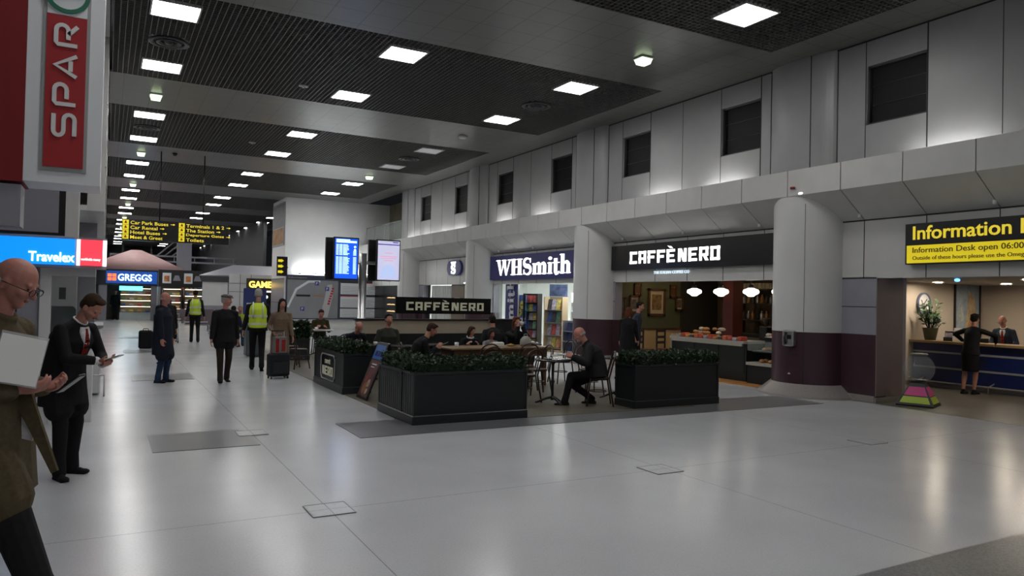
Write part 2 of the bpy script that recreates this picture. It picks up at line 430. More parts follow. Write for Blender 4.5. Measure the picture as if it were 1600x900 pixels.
# curved pier casings in front of the upper wall
PC = [9.85 + 7.2 * k for k in range(-1, 4)]
for yc in PC:
    b = MB(); N = 18
    for i in range(N):
        t0, t1 = PI * i / N, PI * (i + 1) / N
        q0, q1 = (XU + .02 - .18 * math.sin(t0), yc - .78 * math.cos(t0)), (XU + .02 - .18 * math.sin(t1), yc - .78 * math.cos(t1))
        b._add([(q0[0], q0[1], 4.05), (q1[0], q1[1], 4.05), (q1[0], q1[1], H), (q0[0], q0[1], H)], [(0, 1, 2, 3)], True)
    b.m(1)
    for dy in (-.79, .79, -.3): b.box(XU - (.01 if abs(dy) > .5 else .157), XU + .01 - (0 if abs(dy) > .5 else .14), yc + dy - .006, yc + dy + .006, 4.1, H)
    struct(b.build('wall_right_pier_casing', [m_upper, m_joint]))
# lower piers
def half_ell(yc, ax, ay, z, xo=XF, N=24): return [(xo - ax * math.sin(PI * i / N), yc - ay * math.cos(PI * i / N), z) for i in range(N + 1)]
def shell(b, ringA, ringB, sm=True):
    n = len(ringA); b._add(ringA + ringB, [(i, i + 1, n + i + 1, n + i) for i in range(n - 1)], sm)
for yc in PC:
    ax, ay = .70, .72
    b = MB(); shell(b, half_ell(yc, ax, ay, 1.24), half_ell(yc, ax, ay, 3.86)); b._add(half_ell(yc, ax, ay, 3.86), [tuple(range(25))])
    a61 = math.radians(61); sx_, sy_ = XF - ax * math.sin(a61), yc - ay * math.cos(a61)
    b.m(1); b.tube([(sx_, sy_, 1.25), (sx_, sy_, 3.7)], .005, 6)
    o = struct(b.build('wall_right_pier', [m_pier, m_joint]))
    b = MB(); shell(b, half_ell(yc, ax, ay, .22), half_ell(yc, ax, ay, 1.238))
    b.m(1); b.tube([(sx_, sy_, .24), (sx_, sy_, 1.23)], .005, 6)
    b.tube([(XF - ax * math.sin(math.radians(q)) - .0, yc - ay * math.cos(math.radians(q)), .80) for q in range(61, 100, 5)], .0045, 6)
    struct(b.build('wall_right_pier_dado', [m_maroon, m_joint]))
    b = MB(); shell(b, half_ell(yc, ax + .28, ay + .26, 0), half_ell(yc, ax + .27, ay + .25, .04)); shell(b, half_ell(yc, ax + .27, ay + .25, .04), half_ell(yc, ax + .015, ay + .015, .24)); shell(b, half_ell(yc, ax + .015, ay + .015, .24), half_ell(yc, ax - .02, ay - .02, .24))
    struct(b.build('baseboard_pier', m_base))
# ground floor wall strips beside the piers
for y0, y1 in ((8.42, 10.55), (-2.2, 3.2), (16.25, 17.95), (23.5, 25.1), (30.2, 32.0)):
    b = MB(); b.box(XF, XF + .25, y0, y1, 1.24, 2.3)
    b.m(1); b.box(XF, XF + .25, y0, y1, .1, 1.24)
    b.m(2); b.box(XF - .03, XF + .25, y0 + .0, y1, 0, .12)
    b.m(3)
    for z in (1.75, 2.28): b.box(XF - .004, XF + .01, y0, y1, z - .008, z + .008)
    struct(b.build('wall_right_lower', [m_lav, m_maroon, m_base, m_joint]))
struct(MB().box(XF + .004, 13.08, 8.405, 8.419, .12, 2.28).box(XF + .3, 13.08, 8.41, 8.6, 0, 2.28).build('wall_right_return', m_mauve))
struct(MB().box(XF - .02, 13.1, 8.39, 8.418, 0, .1).build('baseboard_right', m_base))

# --- the balcony opening at the far end of the upper wall, and the white block
struct(MB().box(13.2, 13.4, YF1 - .2, YB, 4.3, H).build('wall_right_recess', mat('ochre_wall', (.17, .15, .10), .6, noise=.3, nscale=1.2)))
struct(MB().box(XU, 13.4, YF1 - .2, YF1 + .02, 4.1, H).build('wall_right_end', m_upper))
struct(MB().box(XU, 13.4, YF1, YB, 4.2, 4.32).build('floor_balcony', m_darksteel))
r = thing('balcony_railing', 'glass balcony railing with steel top rail beyond the last upper window', 'railing', (XU - .1, YF1 + .1, 4.32))
MB().tube([(0, 0, .95), (0, YB - YF1 - .3, .95)], .03).build('handrail', m_steel, r)
for k in range(5): MB().tube([(0, .05 + k * 1.4, 0), (0, .05 + k * 1.4, .95)], .02).build('post', m_steel, r)
MB().box(-.005, .005, .05, YB - YF1 - .3, .08, .9).build('glass_panel', mat('rail_glass', (.35, .4, .38), .08, alpha=.35), r)
BX0 = 7.78
struct(MB().box(BX0, 13.4, YB, 40.6, 0, H).build('wall_block', mat('block_white', (.80, .81, .81), .5, noise=.03, nscale=1.5)))
b = MB(); b.box(BX0 - .012, BX0, YB + .02, 40.58, 0, 2.55); b.m(1)
for z in (1.3, 2.5): b.box(BX0 - .016, BX0, YB, 40.6, z, z + .02)
struct(b.build('trim_block_dado', [m_lav, m_joint]))
# the ground floor side of the shop row behind the facade
def room(tagname, x0, x1, y0, y1, z1, mw, mc, left=True, rightw=True):
    struct(MB().box(x1, x1 + .15, y0, y1, 0, z1).build('wall_%s_rear' % tagname, mw))
    if left: struct(MB().box(x0, x1, y1, y1 + .1, 0, z1).build('wall_%s_left' % tagname, mw))
    if rightw: struct(MB().box(x0, x1, y0 - .1, y0, 0, z1).build('wall_%s_right' % tagname, mw))
    struct(MB().box(x0, x1, y0, y1, z1, z1 + .08).build('ceiling_%s' % tagname, mc))
m_nerogreen = mat('olive_green_wall', (.085, .092, .052), .6, noise=.08, nscale=2)
m_nerodark = mat('cafe_dark_ceiling', (.03, .027, .024), .6)
m_brownwall = mat('cafe_brown_wall', (.10, .075, .055), .6, noise=.1, nscale=2)
m_whswall = mat('shop_white_wall', (.62, .64, .62), .5)
m_infowall = mat('info_cream_wall', (.52, .45, .37), .6, noise=.03, nscale=2)
XN = XF + .2
room('cafe_left', XN, 16.4, 10.55, 16.5, 2.75, m_brownwall, m_nerodark, left=False, rightw=False)
struct(MB().box(XF + .25, 14.9, 16.5, 16.6, 0.0, 2.75).build('wall_cafe_picture', m_nerogreen))
struct(MB().box(14.9, 16.4, 16.5, 16.6, 0.0, 2.75).build('wall_cafe_dark', m_nerodark))
struct(MB().box(XF + .25, 16.5, 10.42, 10.55, 0.0, 2.75).build('wall_cafe_right', m_nerodark))
room('newsagent', XN, 17.4, 17.95, 29.8, 2.9, m_whswall, m_whswall, left=True, rightw=True)
# information room
struct(MB().box(13.0, 19.1, 10.2, 10.4, 0, 2.6).build('wall_info_left', m_infowall))
struct(MB().box(19.1, 19.25, -2, 10.4, 0, 2.6).build('wall_info_rear', m_infowall))
struct(MB().box(XN, 19.2, -2, 10.2, 2.34, 2.45).build('ceiling_info', mat('info_ceiling', (.30, .28, .25), .6)))
struct(MB().box(13.08, 13.2, 8.42, 10.2, 0, 2.6).build('wall_info_return', m_lav))
# ================================================================== CEILING FITTINGS
def make_light(on):
    t = thing('ceiling_light', '', 'ceiling light')
    s = .365
    f = MB()
    for x0, x1, y0, y1 in ((-s - .03, s + .03, -s - .03, -s), (-s - .03, s + .03, s, s + .03), (-s - .03, -s, -s, s), (s, s + .03, -s, s)): f.box(x0, x1, y0, y1, -.015, .07)
    f.build('frame', m_lampframe, t)
    MB().box(-s, s, -s, s, .0, .05).build('diffuser', m_lamp if on else m_lampoff, t)
    return t
rows = []
for k in range(-2, 9):
    for y in (13.85, 17.42): rows.append(y + 8.63 * k)
COLS = [(.93, 'left'), (5.08, 'middle'), (9.25, 'right')]
protos = {}
for ci, (x, cn) in enumerate(COLS):
    vis = 0
    for y in rows:
        if y < -4 or y > 88: continue
        if ci == 2 and 36.5 < y < 41.5: continue
        on = not (ci == 2 and (20 < y < 27 or y < 6))
        visy = y > (8.5 if ci == 2 else 13)
        if visy: vis += 1
        lab = '%s square ceiling light panel, %s from the camera in the %s row' % ('bright' if on else 'dim unlit', ORD[max(vis - 1, 0)], cn) if visy else 'square ceiling light panel in the grille above the camera, %s row' % cn
        g = '%s row of ceiling lights' % cn
        if on in protos: o = dup(protos[on], (x, y, H), label=lab, group=g)
        else:
            o = protos[on] = make_light(on); o.location = (x, y, H); o['label'] = lab; o['group'] = g
# bulkhead emergency lamps in the tiled bands
pr = None; cnt = {'left': 0, 'right': 0}
for x, cn in ((.96, 'left'), (9.22, 'right')):
    for k in range(0, 8):
        y = 11.41 + 8.63 * k
        if cn == 'right' and (k == 1 or 36 < y < 42): continue
        lab = 'small greenish emergency lamp on a tiled band, %s from camera in %s row' % (ORD[cnt[cn]], cn); cnt[cn] += 1
        if pr is None:
            pr = thing('emergency_lamp', lab, 'ceiling lamp', (x, y, H), group='ceiling emergency lamps')
            MB().bevbox(-.15, .15, -.15, .15, -.03, .0, .01).build('base_plate', m_letterw, pr)
            b = MB(); b.loft([[(-.13, -.13, -.03), (.13, -.13, -.03), (.13, .13, -.03), (-.13, .13, -.03)], [(-.10, -.10, -.13), (.10, -.10, -.13), (.10, .10, -.13), (-.10, .10, -.13)]], sm=False); b.build('lens', m_emerg, pr)
        else: dup(pr, (x, y, H), label=lab)
o = tag(MB().lathe([(0, -.07), (.10, -.07), (.13, -.05), (.14, 0)], n=16).build('smoke_detector', m_letterw, loc=(9.24, 19.85, H)), 'round cream smoke detector on the second tiled ceiling band', 'smoke detector')
o = tag(MB().lathe([(0, -.09), (.05, -.08), (.08, -.04), (.09, 0)], n=14).build('dome_camera', m_black, loc=(2.0, 28.2, H)), 'small black dome camera on the third ceiling band near the left lights', 'camera')
# round air diffusers
pr = None
for i, (x, y, nm) in enumerate([(.95, 15.66, 'nearest, between the first two left row lights'), (9.29, 15.65, 'between the first two right row lights'), (9.2, 24.2, 'between the two dim right row lights'), (.95, 24.2, 'between the third and fourth left row lights')]):
    lab = 'round grey air diffuser in the ceiling grille, ' + nm
    if pr is None:
        pr = thing('air_diffuser', lab, 'air vent', (x, y, H), group='round ceiling air diffusers')
        MB().loft([[(r * math.cos(2 * PI * k / 28), r * math.sin(2 * PI * k / 28), z) for k in range(28)] for r, z in ((.30, .0), (.36, 0), (.37, -.02), (.33, -.035), (.28, -.02), (.28, .03), (.30, .03))], closed=True).build('outer_ring', m_darksteel, pr)
        MB().loft([[(r * math.cos(2 * PI * k / 24), r * math.sin(2 * PI * k / 24), z) for k in range(24)] for r, z in ((.16, 0), (.22, -.015), (.23, -.03), (.18, -.025), (.15, .02))], closed=True).build('inner_ring', m_darksteel, pr)
        MB().lathe([(0, -.05), (.06, -.04), (.09, 0), (.09, .03), (0, .03)]).build('centre_cone', m_darksteel, pr)
        MB().lathe([(0, .05), (.28, .05), (.28, .06), (0, .06)]).build('duct', m_black, pr)
    else: dup(pr, (x, y, H), label=lab)
for i, (x, y) in enumerate([(3.9, 17.2), (4.0, 24.6)]):
    tag(MB().box(-.10, .10, -.05, .05, -.02, .01).lathe([(0, -.05), (.03, -.05), (.03, -.02)], n=8).build('ceiling_sensor', m_letterw, loc=(x, y, H)), 'tiny white sensor in the ceiling grille, %s one from the camera' % ('nearer' if i == 0 else 'farther'), 'sensor')

# ================================================================== UPLIGHTS behind the sill (they wash the upper wall)
m_tube = mat('tube_lamp', (.9, .9, .9), .5, emit=(1, .99, .96), es=60)
pr = None
for k, y in enumerate([4.2, 6.9, 11.9, 14.0, 19.6, 22.2, 25.9, 27.4, 29.0, 30.6]):
    lab = 'tube uplight hidden behind the wall sill, %s from the right' % ORD[k]
    if pr is None:
        pr = thing('tube_uplight', lab, 'uplight', (XS + .16, y, 4.1), group='uplights behind the sill')
        MB().box(-.03, .03, -.6, .6, 0, .03).build('batten', m_letterw, pr)
        MB().tube([(0, -.57, .06), (0, .57, .06)], .016).build('tube', m_tube, pr)
    else: dup(pr, (XS + .16, y, 4.1), label=lab)

# ================================================================== SIGN LETTERING
BL = {'C': [(0, 0, 1.15, 5), (0, 3.9, 4, 5), (0, 0, 4, 1.1)], 'A': [(0, 0, 1.15, 5), (2.85, 0, 4, 5), (0, 3.9, 4, 5), (0, 1.5, 4, 2.4)],
      'F': [(0, 0, 1.15, 5), (0, 3.9, 4, 5), (0, 1.9, 3.4, 2.9)], 'E': [(0, 0, 1.15, 5), (0, 4.0, 4, 5), (0, 2.05, 3.5, 2.95), (0, 0, 4, 1.0)],
      'N': [(0, 0, 1.15, 5), (2.95, 0, 4.1, 5)], 'R': [(0, 0, 1.15, 5), (0, 4, 4, 5), (2.85, 2.4, 4, 5), (0, 1.7, 4, 2.6)], 'O': [(0, 0, 1.15, 5), (2.85, 0, 4, 5), (0, 4, 4, 5), (0, 0, 4, 1)]}
def block_letters(b, s, x, z, h, w, d, y=0):
    k = h / 5; tot = sum(.6 if c == ' ' else 5.1 for c in s) - 1.1; kx = w / tot
    for c in s:
        if c == ' ': x += .6 * kx; continue
        base = 'E' if c == 'È' else c
        for x0, z0, x1, z1 in BL[base]: b.box(x + x0 * kx, x + x1 * kx, y - d, y, z + z0 * k, z + z1 * k)
        if c == 'È': b.prism([(x + .2 * kx, z + 6.5 * k), (x + 2.2 * kx, z + 6.1 * k), (x + 3.0 * kx, z + 5.3 * k), (x + 1.7 * kx, z + 5.4 * k)], y - d, y)
        if c == 'N': b.prism([(x + .3 * kx, z + 5 * k), (x + 1.7 * kx, z + 5 * k), (x + 3.8 * kx, z), (x + 2.4 * kx, z)], y - d, y)
        if c == 'R': b.prism([(x + 1.6 * kx, z + 2 * k), (x + 2.9 * kx, z + 2 * k), (x + 4.2 * kx, z), (x + 2.8 * kx, z)], y - d, y)
        x += 5.1 * kx
def slab(b, x0, x1, z0, z1, d, y=0): b.box(x0, x1, y - d, y, z0, z1)
def serif_S(b, x, z, w, h, d, y=0, t=.2):
    pts = []; ws = []
    N = 26
    for i in range(N + 1):
        u = i / N
        # S spine from top right to bottom left
        if u < .5:
            a = math.radians(35 + (u / .5) * 235); cx, cz, rx, rz = .5, .74, .36, .23
            pts.append((cx + rx * math.cos(a), cz + rz * math.sin(a)))
        else:
            a = math.radians(90 - ((u - .5) / .5) * 235); cx, cz, rx, rz = .5, .27, .38, .245
            pts.append((cx + rx * math.cos(a), cz + rz * math.sin(a)))
        ws.append(.07 + .17 * math.sin(PI * min(max((u - .08) / .84, 0), 1)))
    # smooth the middle
    P = [(x + p[0] * w, z + p[1] * h) for p in pts]
    b.ribbon(P, [q * w * 1.05 for q in ws], y - d, y)
    slab(b, x + .80 * w, x + .87 * w, z + .70 * h, z + .98 * h, d, y); slab(b, x + .10 * w, x + .17 * w, z + .02 * h, z + .32 * h, d, y)
def wh_letters(b, x, z, h, w, d, y=0):
    """heavy condensed serif lettering 'WHSmith' fitted to width w, cap height h"""
    k = w / 7.62; t = .36 * k; th = .13 * k; sf = .055 * h
    X = x
    def ser(cx, zz, half): slab(b, cx - half, cx + half, zz, zz + sf, d, y)
    def stem(x0, x1, z0, z1): slab(b, x0, x1, z0, z1, d, y)
    # W
    W = 1.75 * k
    for (xa, xb, tt) in ((.12, .52, .34), (.92, .52 + .06, .13), (.80, 1.18, .34), (1.62, 1.18 + .06, .13)):
        xa *= k; xb *= k; tt *= k
        b.prism([(X + xa, z + h), (X + xa + tt, z + h), (X + xb + tt * .45, z), (X + xb, z)], y - d, y)
    for c in (.26, .98, 1.68): ser(X + c * k, z + h - sf, .26 * k)
    X += 1.82 * k
    # H
    for c in (.30, 1.02): stem(X + c * k - t / 2, X + c * k + t / 2, z, z + h); ser(X + c * k, z, .31 * k); ser(X + c * k, z + h - sf, .31 * k)
    stem(X + .3 * k, X + 1.02 * k, z + .46 * h, z + .54 * h)
    X += 1.38 * k
    serif_S(b, X, z - .01 * h, 1.0 * k, 1.03 * h, d, y)
    X += 1.05 * k
    xh = .66 * h
    # m
    for c in (.26, .78, 1.30): stem(X + c * k - .15 * k, X + c * k + .15 * k, z, z + (xh if c < .3 else xh - .1 * h)); ser(X + c * k, z, .22 * k)
    ser(X + .14 * k, z + xh - sf, .12 * k)
    for c in (.26, .78): b.ribbon([(X + (c + .12) * k, z + xh * .82), (X + (c + .26) * k, z + xh * .96), (X + (c + .42) * k, z + xh * .95), (X + (c + .55) * k, z + xh * .78)], [.07 * k, .12 * k, .2 * k, .25 * k], y - d, y)
    X += 1.6 * k
    # i
    stem(X + .11 * k, X + .41 * k, z, z + xh); ser(X + .26 * k, z, .23 * k); ser(X + .15 * k, z + xh - sf, .14 * k)
    b.prism([(X + .26 * k + .17 * k * math.cos(a), z + .90 * h + .1 * h * math.sin(a)) for a in [2 * PI * q / 12 for q in range(12)]], y - d, y)
    X += .50 * k
    # t
    stem(X + .16 * k, X + .46 * k, z + .08 * h, z + .88 * h); stem(X, X + .68 * k, z + xh - sf, z + xh)
    b.ribbon([(X + .31 * k, z + .14 * h), (X + .38 * k, z + .03 * h), (X + .55 * k, z + .03 * h), (X + .68 * k, z + .12 * h)], [.3 * k, .24 * k, .13 * k, .05 * k], y - d, y)
    X += .70 * k
    # h
    stem(X + .12 * k, X + .42 * k, z, z + 1.1 * h); ser(X + .27 * k, z, .23 * k); ser(X + .15 * k, z + 1.1 * h - sf, .14 * k)
    stem(X + .66 * k, X + .96 * k, z, z + xh - .1 * h); ser(X + .81 * k, z, .22 * k)
    b.ribbon([(X + .40 * k, z + xh * .82), (X + .53 * k, z + xh * .96), (X + .68 * k, z + xh * .95), (X + .82 * k, z + xh * .78)], [.07 * k, .12 * k, .2 * k, .25 * k], y - d, y)
RW = -PI / 2     # things on the right facade face the hall
def sign_panel(parent, w, h, d, m, z=0, name='panel'): return MB().box(-w / 2, w / 2, -d, 0, z, z + h).build(name, m, parent)

# coffee shop fascia
t = thing('shop_sign', 'long black shop sign with glowing white block letters above the coffee counter', 'shop sign', (XF - .01, 13.45, 2.60), RW)
MB().box(-2.85, 2.85, -.10, 0, 0, .66).build('panel', m_blackgloss, t)
b = MB(); block_letters(b, 'CAFFÈ NERO', -2.02, .15, .32, 3.25, .012, -.10); b.build('lettering', m_letter, t)
text_obj('tagline', 'THE ITALIAN COFFEE CO', 1.30, .075, -1.15, -.02, -.13, mat('blue_lit', (.6, .7, .8), .4, emit=(.75, .9, 1), es=.7), t, .02, .004)
# newsagent fascia
t = thing('shop_sign', 'navy blue shop sign with large glowing white serif letters above the newsagent', 'shop sign', (XF - .01, 20.75, 2.42), RW)
MB().box(-2.9, 2.9, -.12, 0, 0, .84).build('panel', m_navy, t)
b = MB(); wh_letters(b, -2.30, .15, .54, 4.5, .015, -.12); b.build('lettering', m_letter, t)
# oval S sign
t = thing('shop_sign', 'small oval navy sign with a glowing white S left of the big newsagent sign', 'shop sign', (XF - .02, 26.75, 2.95), RW)
b = MB(); b.prism([((.33 * math.copysign(1, math.cos(a)) if abs(math.cos(a)) > .02 else 0) + .34 * math.cos(a), .30 * math.sin(a)) for a in [2 * PI * q / 28 + .01 for q in range(28)]], -.1, 0); b.build('panel', m_navy, t)
b = MB(); serif_S(b, -.2, -.24, .4, .36, .04, -.1); b.prism([(-.22, .24), (.22, .24), (.12, .12), (-.12, .12)], -.14, -.1); b.build('lettering', m_letter, t)
# information sign (lit box)
t = thing('information_sign', 'illuminated black and yellow information desk sign on the right', 'sign', (XF - .01, 5.35, 2.52), RW)
MB().box(-2.42, 2.42, -.16, 0, -.02, .68).build('housing', m_black, t)
MB().box(-2.39, 2.39, -.166, -.15, .0, .305).build('yellow_panel', m_infoy, t)
text_obj('heading', 'Information Desk', 2.4, .235, -2.28, -.166, .40, m_infoyt, t, .015, .012)
text_obj('opening_hours', 'Information Desk open 06:00 - 22:00', 2.2, .125, -2.28, -.172, .145, m_brown_txt, t, .008, .003)
text_obj('small_print', 'Outside of these hours please use the Omega phone', 2.06, .085, -2.28, -.172, .035, m_brown_txt, t, .008, .002)

# SPAR hanging fascia box, top left
t = thing('supermarket_sign', 'tall red and white hanging sign box at the top left with vertical lettering', 'sign', (-.06, 6.5, 2.55))
MB().box(-.50, 0, 0, .5, 0, 2.6).build('white_casing', m_sparwhite, t)
MB().box(-1.5, -.502, -.01, .5, -.01, 2.6).build('red_casing', m_sparred, t)
MB().box(-.40, -.095, -.012, 0, .09, 2.6).build('inner_frame', mat('sign_grey_frame', (.33, .34, .34), .4), t)
MB().box(-.378, -.118, -.02, -.011, .12, 1.27).build('red_panel', m_sparred2, t)
MB().box(-.378, -.118, -.018, -.011, 1.275, 1.75).build('logo_panel', m_sparwhite, t)
b = MB()
cx, cz, r = -.25, 1.44, .135
b.ribbon([(cx + r * math.cos(a), cz + r * math.sin(a)) for a in [2 * PI * q / 32 for q in range(33)]], .030, -.03, -.019)
for q in range(3):    # fir tree lying in the ring
    b.prism([(cx - .088 + .05 * q, cz - .062 + .016 * q), (cx - .088 + .05 * q, cz + .062 - .016 * q), (cx - .018 + .05 * q, cz)], -.03, -.019)
b.box(cx + .04, cx + .105, -.03, -.019, cz - .011, cz + .011)
b.build('tree_logo', m_green, t)
b = MB()
def up_letter(b, strokes, z0, h, w, x_base, t_):
    # a letter turned to read upwards: (u along z, v towards -x)
    for st in strokes: b.ribbon([(x_base - v * w, z0 + u * h) for u, v in st], t_, -.032, -.019)
arc = lambda cu, cv, ru, rv, a0, a1, n=8: [(cu + ru * math.cos(math.radians(a0 + (a1 - a0) * i / n)), cv + rv * math.sin(math.radians(a0 + (a1 - a0) * i / n))) for i in range(n + 1)]
S_ = [[(1, .98), (.28, .98)] + arc(.25, .75, .25, .23, 90, 270) + [(.75, .52)] + arc(.75, .27, .25, .25, 90, -90) + [(0, .02)]]
P_ = [[(.05, 0), (.05, .9), (.15, .98), (.7, .98)] + arc(.72, .70, .26, .28, 90, -90) + [(.3, .42)]]
A_ = [[(0, 0), (.5, 1), (1, 0)], [(.25, .28), (.75, .28)]]
R_ = P_ + [[(.55, .42), (.98, 0)]]
for L, zz in ((S_, .36), (P_, .59), (A_, .81), (R_, 1.04)): up_letter(b, L, zz, .16, .142, -.178, .029)
b.build('lettering', m_letterw, t)
MB().box(-1.5, -.51, .02, .3, -.34, -.03).build('lower_panel', m_lav, t)
for x in (-.9, -.2): MB().tube([(x, .25, 2.55), (x, .25, H - 2.55)], .02).build('hanger', m_darksteel, t)

# currency exchange kiosk with lit fascia
t = thing('exchange_sign', 'glowing blue and red lit fascia sign of the currency exchange kiosk', 'shop sign', (0, 11.0, 2.06))
MB().box(-2.8, .0, .0, .35, -.04, .36).build('housing', m_lav, t)
MB().box(-2.8, -.36, -.02, .0, .0, .335).build('blue_panel', mat('lit_blue', (.02, .25, .7), .4, emit=(.0, .25, .9), es=.95), t)
for xa, xb in ((-.34, -.30), (-.045, 0)): MB().box(xa, xb, -.02, 0, .0, .335).build('white_edge', mat('lit_white', (.9, .9, .9), .4, emit=(1, 1, 1), es=1.8), t)
MB().box(-.30, -.045, -.02, 0, .0, .335).build('red_panel', mat('lit_red', (.7, .04, .05), .4, emit=(1, .06, .10), es=.8), t)
text_obj('lettering', 'Travelex', .50, .125, -.86, -.025, .035, m_letter, t, .02, .02)
text_obj('small_lettering', 'worldwide money', .22, .045, -.29, -.025, .055, m_letter, t, .02, .01)
t = thing('exchange_kiosk', 'grey and white currency exchange kiosk front behind the two men on the left', 'kiosk', (0, 11.2, 0))
t.location.z = -.01
MB().box(-2.8, -.72, 0, .15, 0, 2.03).build('wall_panel', m_lav, t)
MB().box(-1.35, -.98, -.01, .0, .9, 1.98).build('poster', mat('navy_poster', (.012, .016, .06), .4), t)
b = MB(); b.box(-.74, -.62, -.04, .2, 0, 2.03); b.box(-.62, -.12, -.04, .2, 1.93, 2.03); b.box(-.62, -.12, -.04, .2, .98, 1.04); b.build('window_frame', m_white, t)
MB().box(-.62, -.12, .06, .075, 1.04, 1.93).build('window_pane', mat('kiosk_glass', (.10, .12, .12), .06, alpha=.35), t)
MB().bevbox(-.62, -.12, -.03, .2, 0, .98, .01).build('counter_panel', m_white, t)
MB().box(-2.8, -2.7, .15, 2.4, 0, 2.0).box(-2.8, -.9, 2.3, 2.4, 0, 2.0).build('rear_wall', m_lav, t)
MB().box(-.55, -.47, .4, .45, 1.62, 1.78).build('notice', m_black, t)
tt = thing('office_chair', 'dark high-backed chair behind the exchange kiosk window', 'chair', (-.55, 12.3, 0))
MB().bevbox(-.18, .18, .1, .2, .75, 1.5, .04).build('backrest', c_black, tt); MB().bevbox(-.24, .24, -.3, .2, .55, .65, .03).build('seat', c_black, tt)
MB().tube([(0, 0, .1), (0, 0, .55)], .03).build('column', m_darksteel, tt)
b = MB()
for a in range(5): b.tube([(0, 0, .1), (.28 * math.cos(a * 1.257), .28 * math.sin(a * 1.257), .04)], .02)
b.build('foot', m_darksteel, tt)
t = thing('service_counter', 'white service counter with chrome foot rail beyond the man in the black suit', 'counter', (0, 13.9, 0))
MB().bevbox(-.9, -.04, 0, 1.4, .03, 1.12, .015).build('body', m_white, t)
MB().box(-.92, -.02, -.02, 1.42, 1.12, 1.16).build('top', m_lav, t)
MB().tube([(-.75, -.14, .0), (-.75, -.14, .35), (.02, -.14, .35), (.02, -.14, 0)], .014).build('foot_rail', m_steel, t)
t = thing('round_column', 'pale round column above the exchange sign at the left edge', 'column', (-1.15, 13.0, 0))
MB().lathe([(.30, 2.1), (.30, H)], n=24).build('shaft', m_white, t); MB().lathe([(.38, 0), (.38, .25), (.31, .3), (.31, 2.1)], n=24).build('shaft_base', m_white, t)
t = thing('wall_screen', 'black framed hanging display above the blue exchange sign', 'display', (-1.65, 9.2, 2.32))
MB().box(-.9, .90 + .35, 0, .1, 0, .5).build('casing', m_black, t); MB().box(-.88, 1.19, -.004, 0, .03, .48).build('screen', m_lav, t)
for x in (-.4, .8): MB().tube([(x, .05, .5), (x, .05, H - 2.32)], .015).build('hanger', m_darksteel, t)
for (yy, zz, ww) in ((15.0, 3.3, .55), (19.0, 3.2, .35)):
    struct(MB().box(-.9, -.45 if yy < 16 else -.2, yy, yy + .5, 0, H).build('wall_left_pilaster', m_panel if yy < 16 else m_lav))

# hanging direction sign
t = thing('direction_sign', 'black hanging direction sign with yellow lettering over the far hall', 'sign', (.42, 28.0, 3.46))
MB().box(0, 3.42, 0, .18, 0, .72).build('panel', m_blackgloss, t)
for x in (1.15, 2.55): MB().tube([(x, .09, .72), (x, .09, H - 3.46)], .02).build('hanger', m_black, t)
yl = mat('yellow_sign', (.8, .66, .02), .4, emit=(1, .82, .02), es=.36)
yt = mat('yellow_sign_text', (.8, .64, .05), .4, emit=(1, .78, .05), es=.42)
for c, (x0, lines) in enumerate(((.02, ['Car Park Buses', 'Car Rental', 'Hotel Buses', 'Meet & Greet']), (1.76, ['Terminals 1 & 2', 'The Station', 'Departure Gates', 'Toilets']))):
    for i, s in enumerate(lines):
        z = .545 - i * .165
        MB().box(x0, x0 + .19, -.012, 0, z - .01, z + .145).build('pictogram_square', yl, t)
        b = MB(); b.box(x0 + .06, x0 + .13, -.018, -.012, z + .03, z + .08); b.box(x0 + .075, x0 + .115, -.018, -.012, z + .08, z + .115); b.build('pictogram', mat('sign_red', (.3, .05, .01), .5), t)
        wd = len(s) * .083
        text_obj('line_of_lettering', s, wd, .115, x0 + .24, -.006, z + .005, yt, t, .01, .012)
        if i < 3:
            b = MB(); xx = x0 + .24 + wd + .08; b.box(xx, xx + .10, -.012, 0, z + .055, z + .075); b.prism([(xx + .08, z + .03), (xx + .14, z + .065), (xx + .08, z + .10)], -.012, 0); b.build('arrow', yt, t)
# small toilets sign on the block corner
t = thing('hanging_sign', 'small black and yellow projecting sign on the left corner of the white block', 'sign', (7.35, 36.6, 2.62))
MB().box(-.1, .40, 0, .1, 0, .95).build('panel', m_blackgloss, t)
b = MB()
for z in (.15, .42, .69): b.box(-.05, .1, -.01, 0, z, z + .12); b.prism([(.1, z - .03), (.22, z + .06), (.1, z + .15)], -.01, 0)
b.build('arrows', yl, t)
MB().box(.3, .44, .05, .8, .4, .46).build('bracket', m_darksteel, t)
# posters on the side of the block
t = thing('wall_poster', 'large poster with orange lower half on the side of the white block', 'poster', (BX0 - .0, 39.0, 4.6), RW)
MB().box(-1.45, 1.45, -.04, 0, -.4, 1.8).build('frame', m_lav, t)
MB().box(-1.3, 1.3, -.05, -.04, -.3, .5).build('orange_print', mat('poster_orange', (.30, .15, .03), .5, noise=.5, nscale=3), t)
MB().box(-1.3, 1.3, -.05, -.04, .55, 1.7).build('grey_print', mat('poster_grey', (.14, .14, .15), .5, noise=.2, nscale=3), t)
t = thing('added_board_uplight', 'slim uplight batten added on top of the airport map board to brighten the white block', 'lamp', (10.2, YB - .30, 2.80))  # added light source, no known fitting here; brightens the front of the block
MB().box(-1.9, 1.9, -.05, .05, 0, .04).build('batten', m_darksteel, t); MB().tube([(-1.85, 0, .06), (1.85, 0, .06)], .014).build('tube', mat('added_uplight_tube', (.9, .9, .9), .5, emit=(.95, 1, 1), es=110), t)
for x in (-1.7, 1.7): MB().box(x - .02, x + .02, 0, .30, -.04, 0).build('bracket', m_darksteel, t)
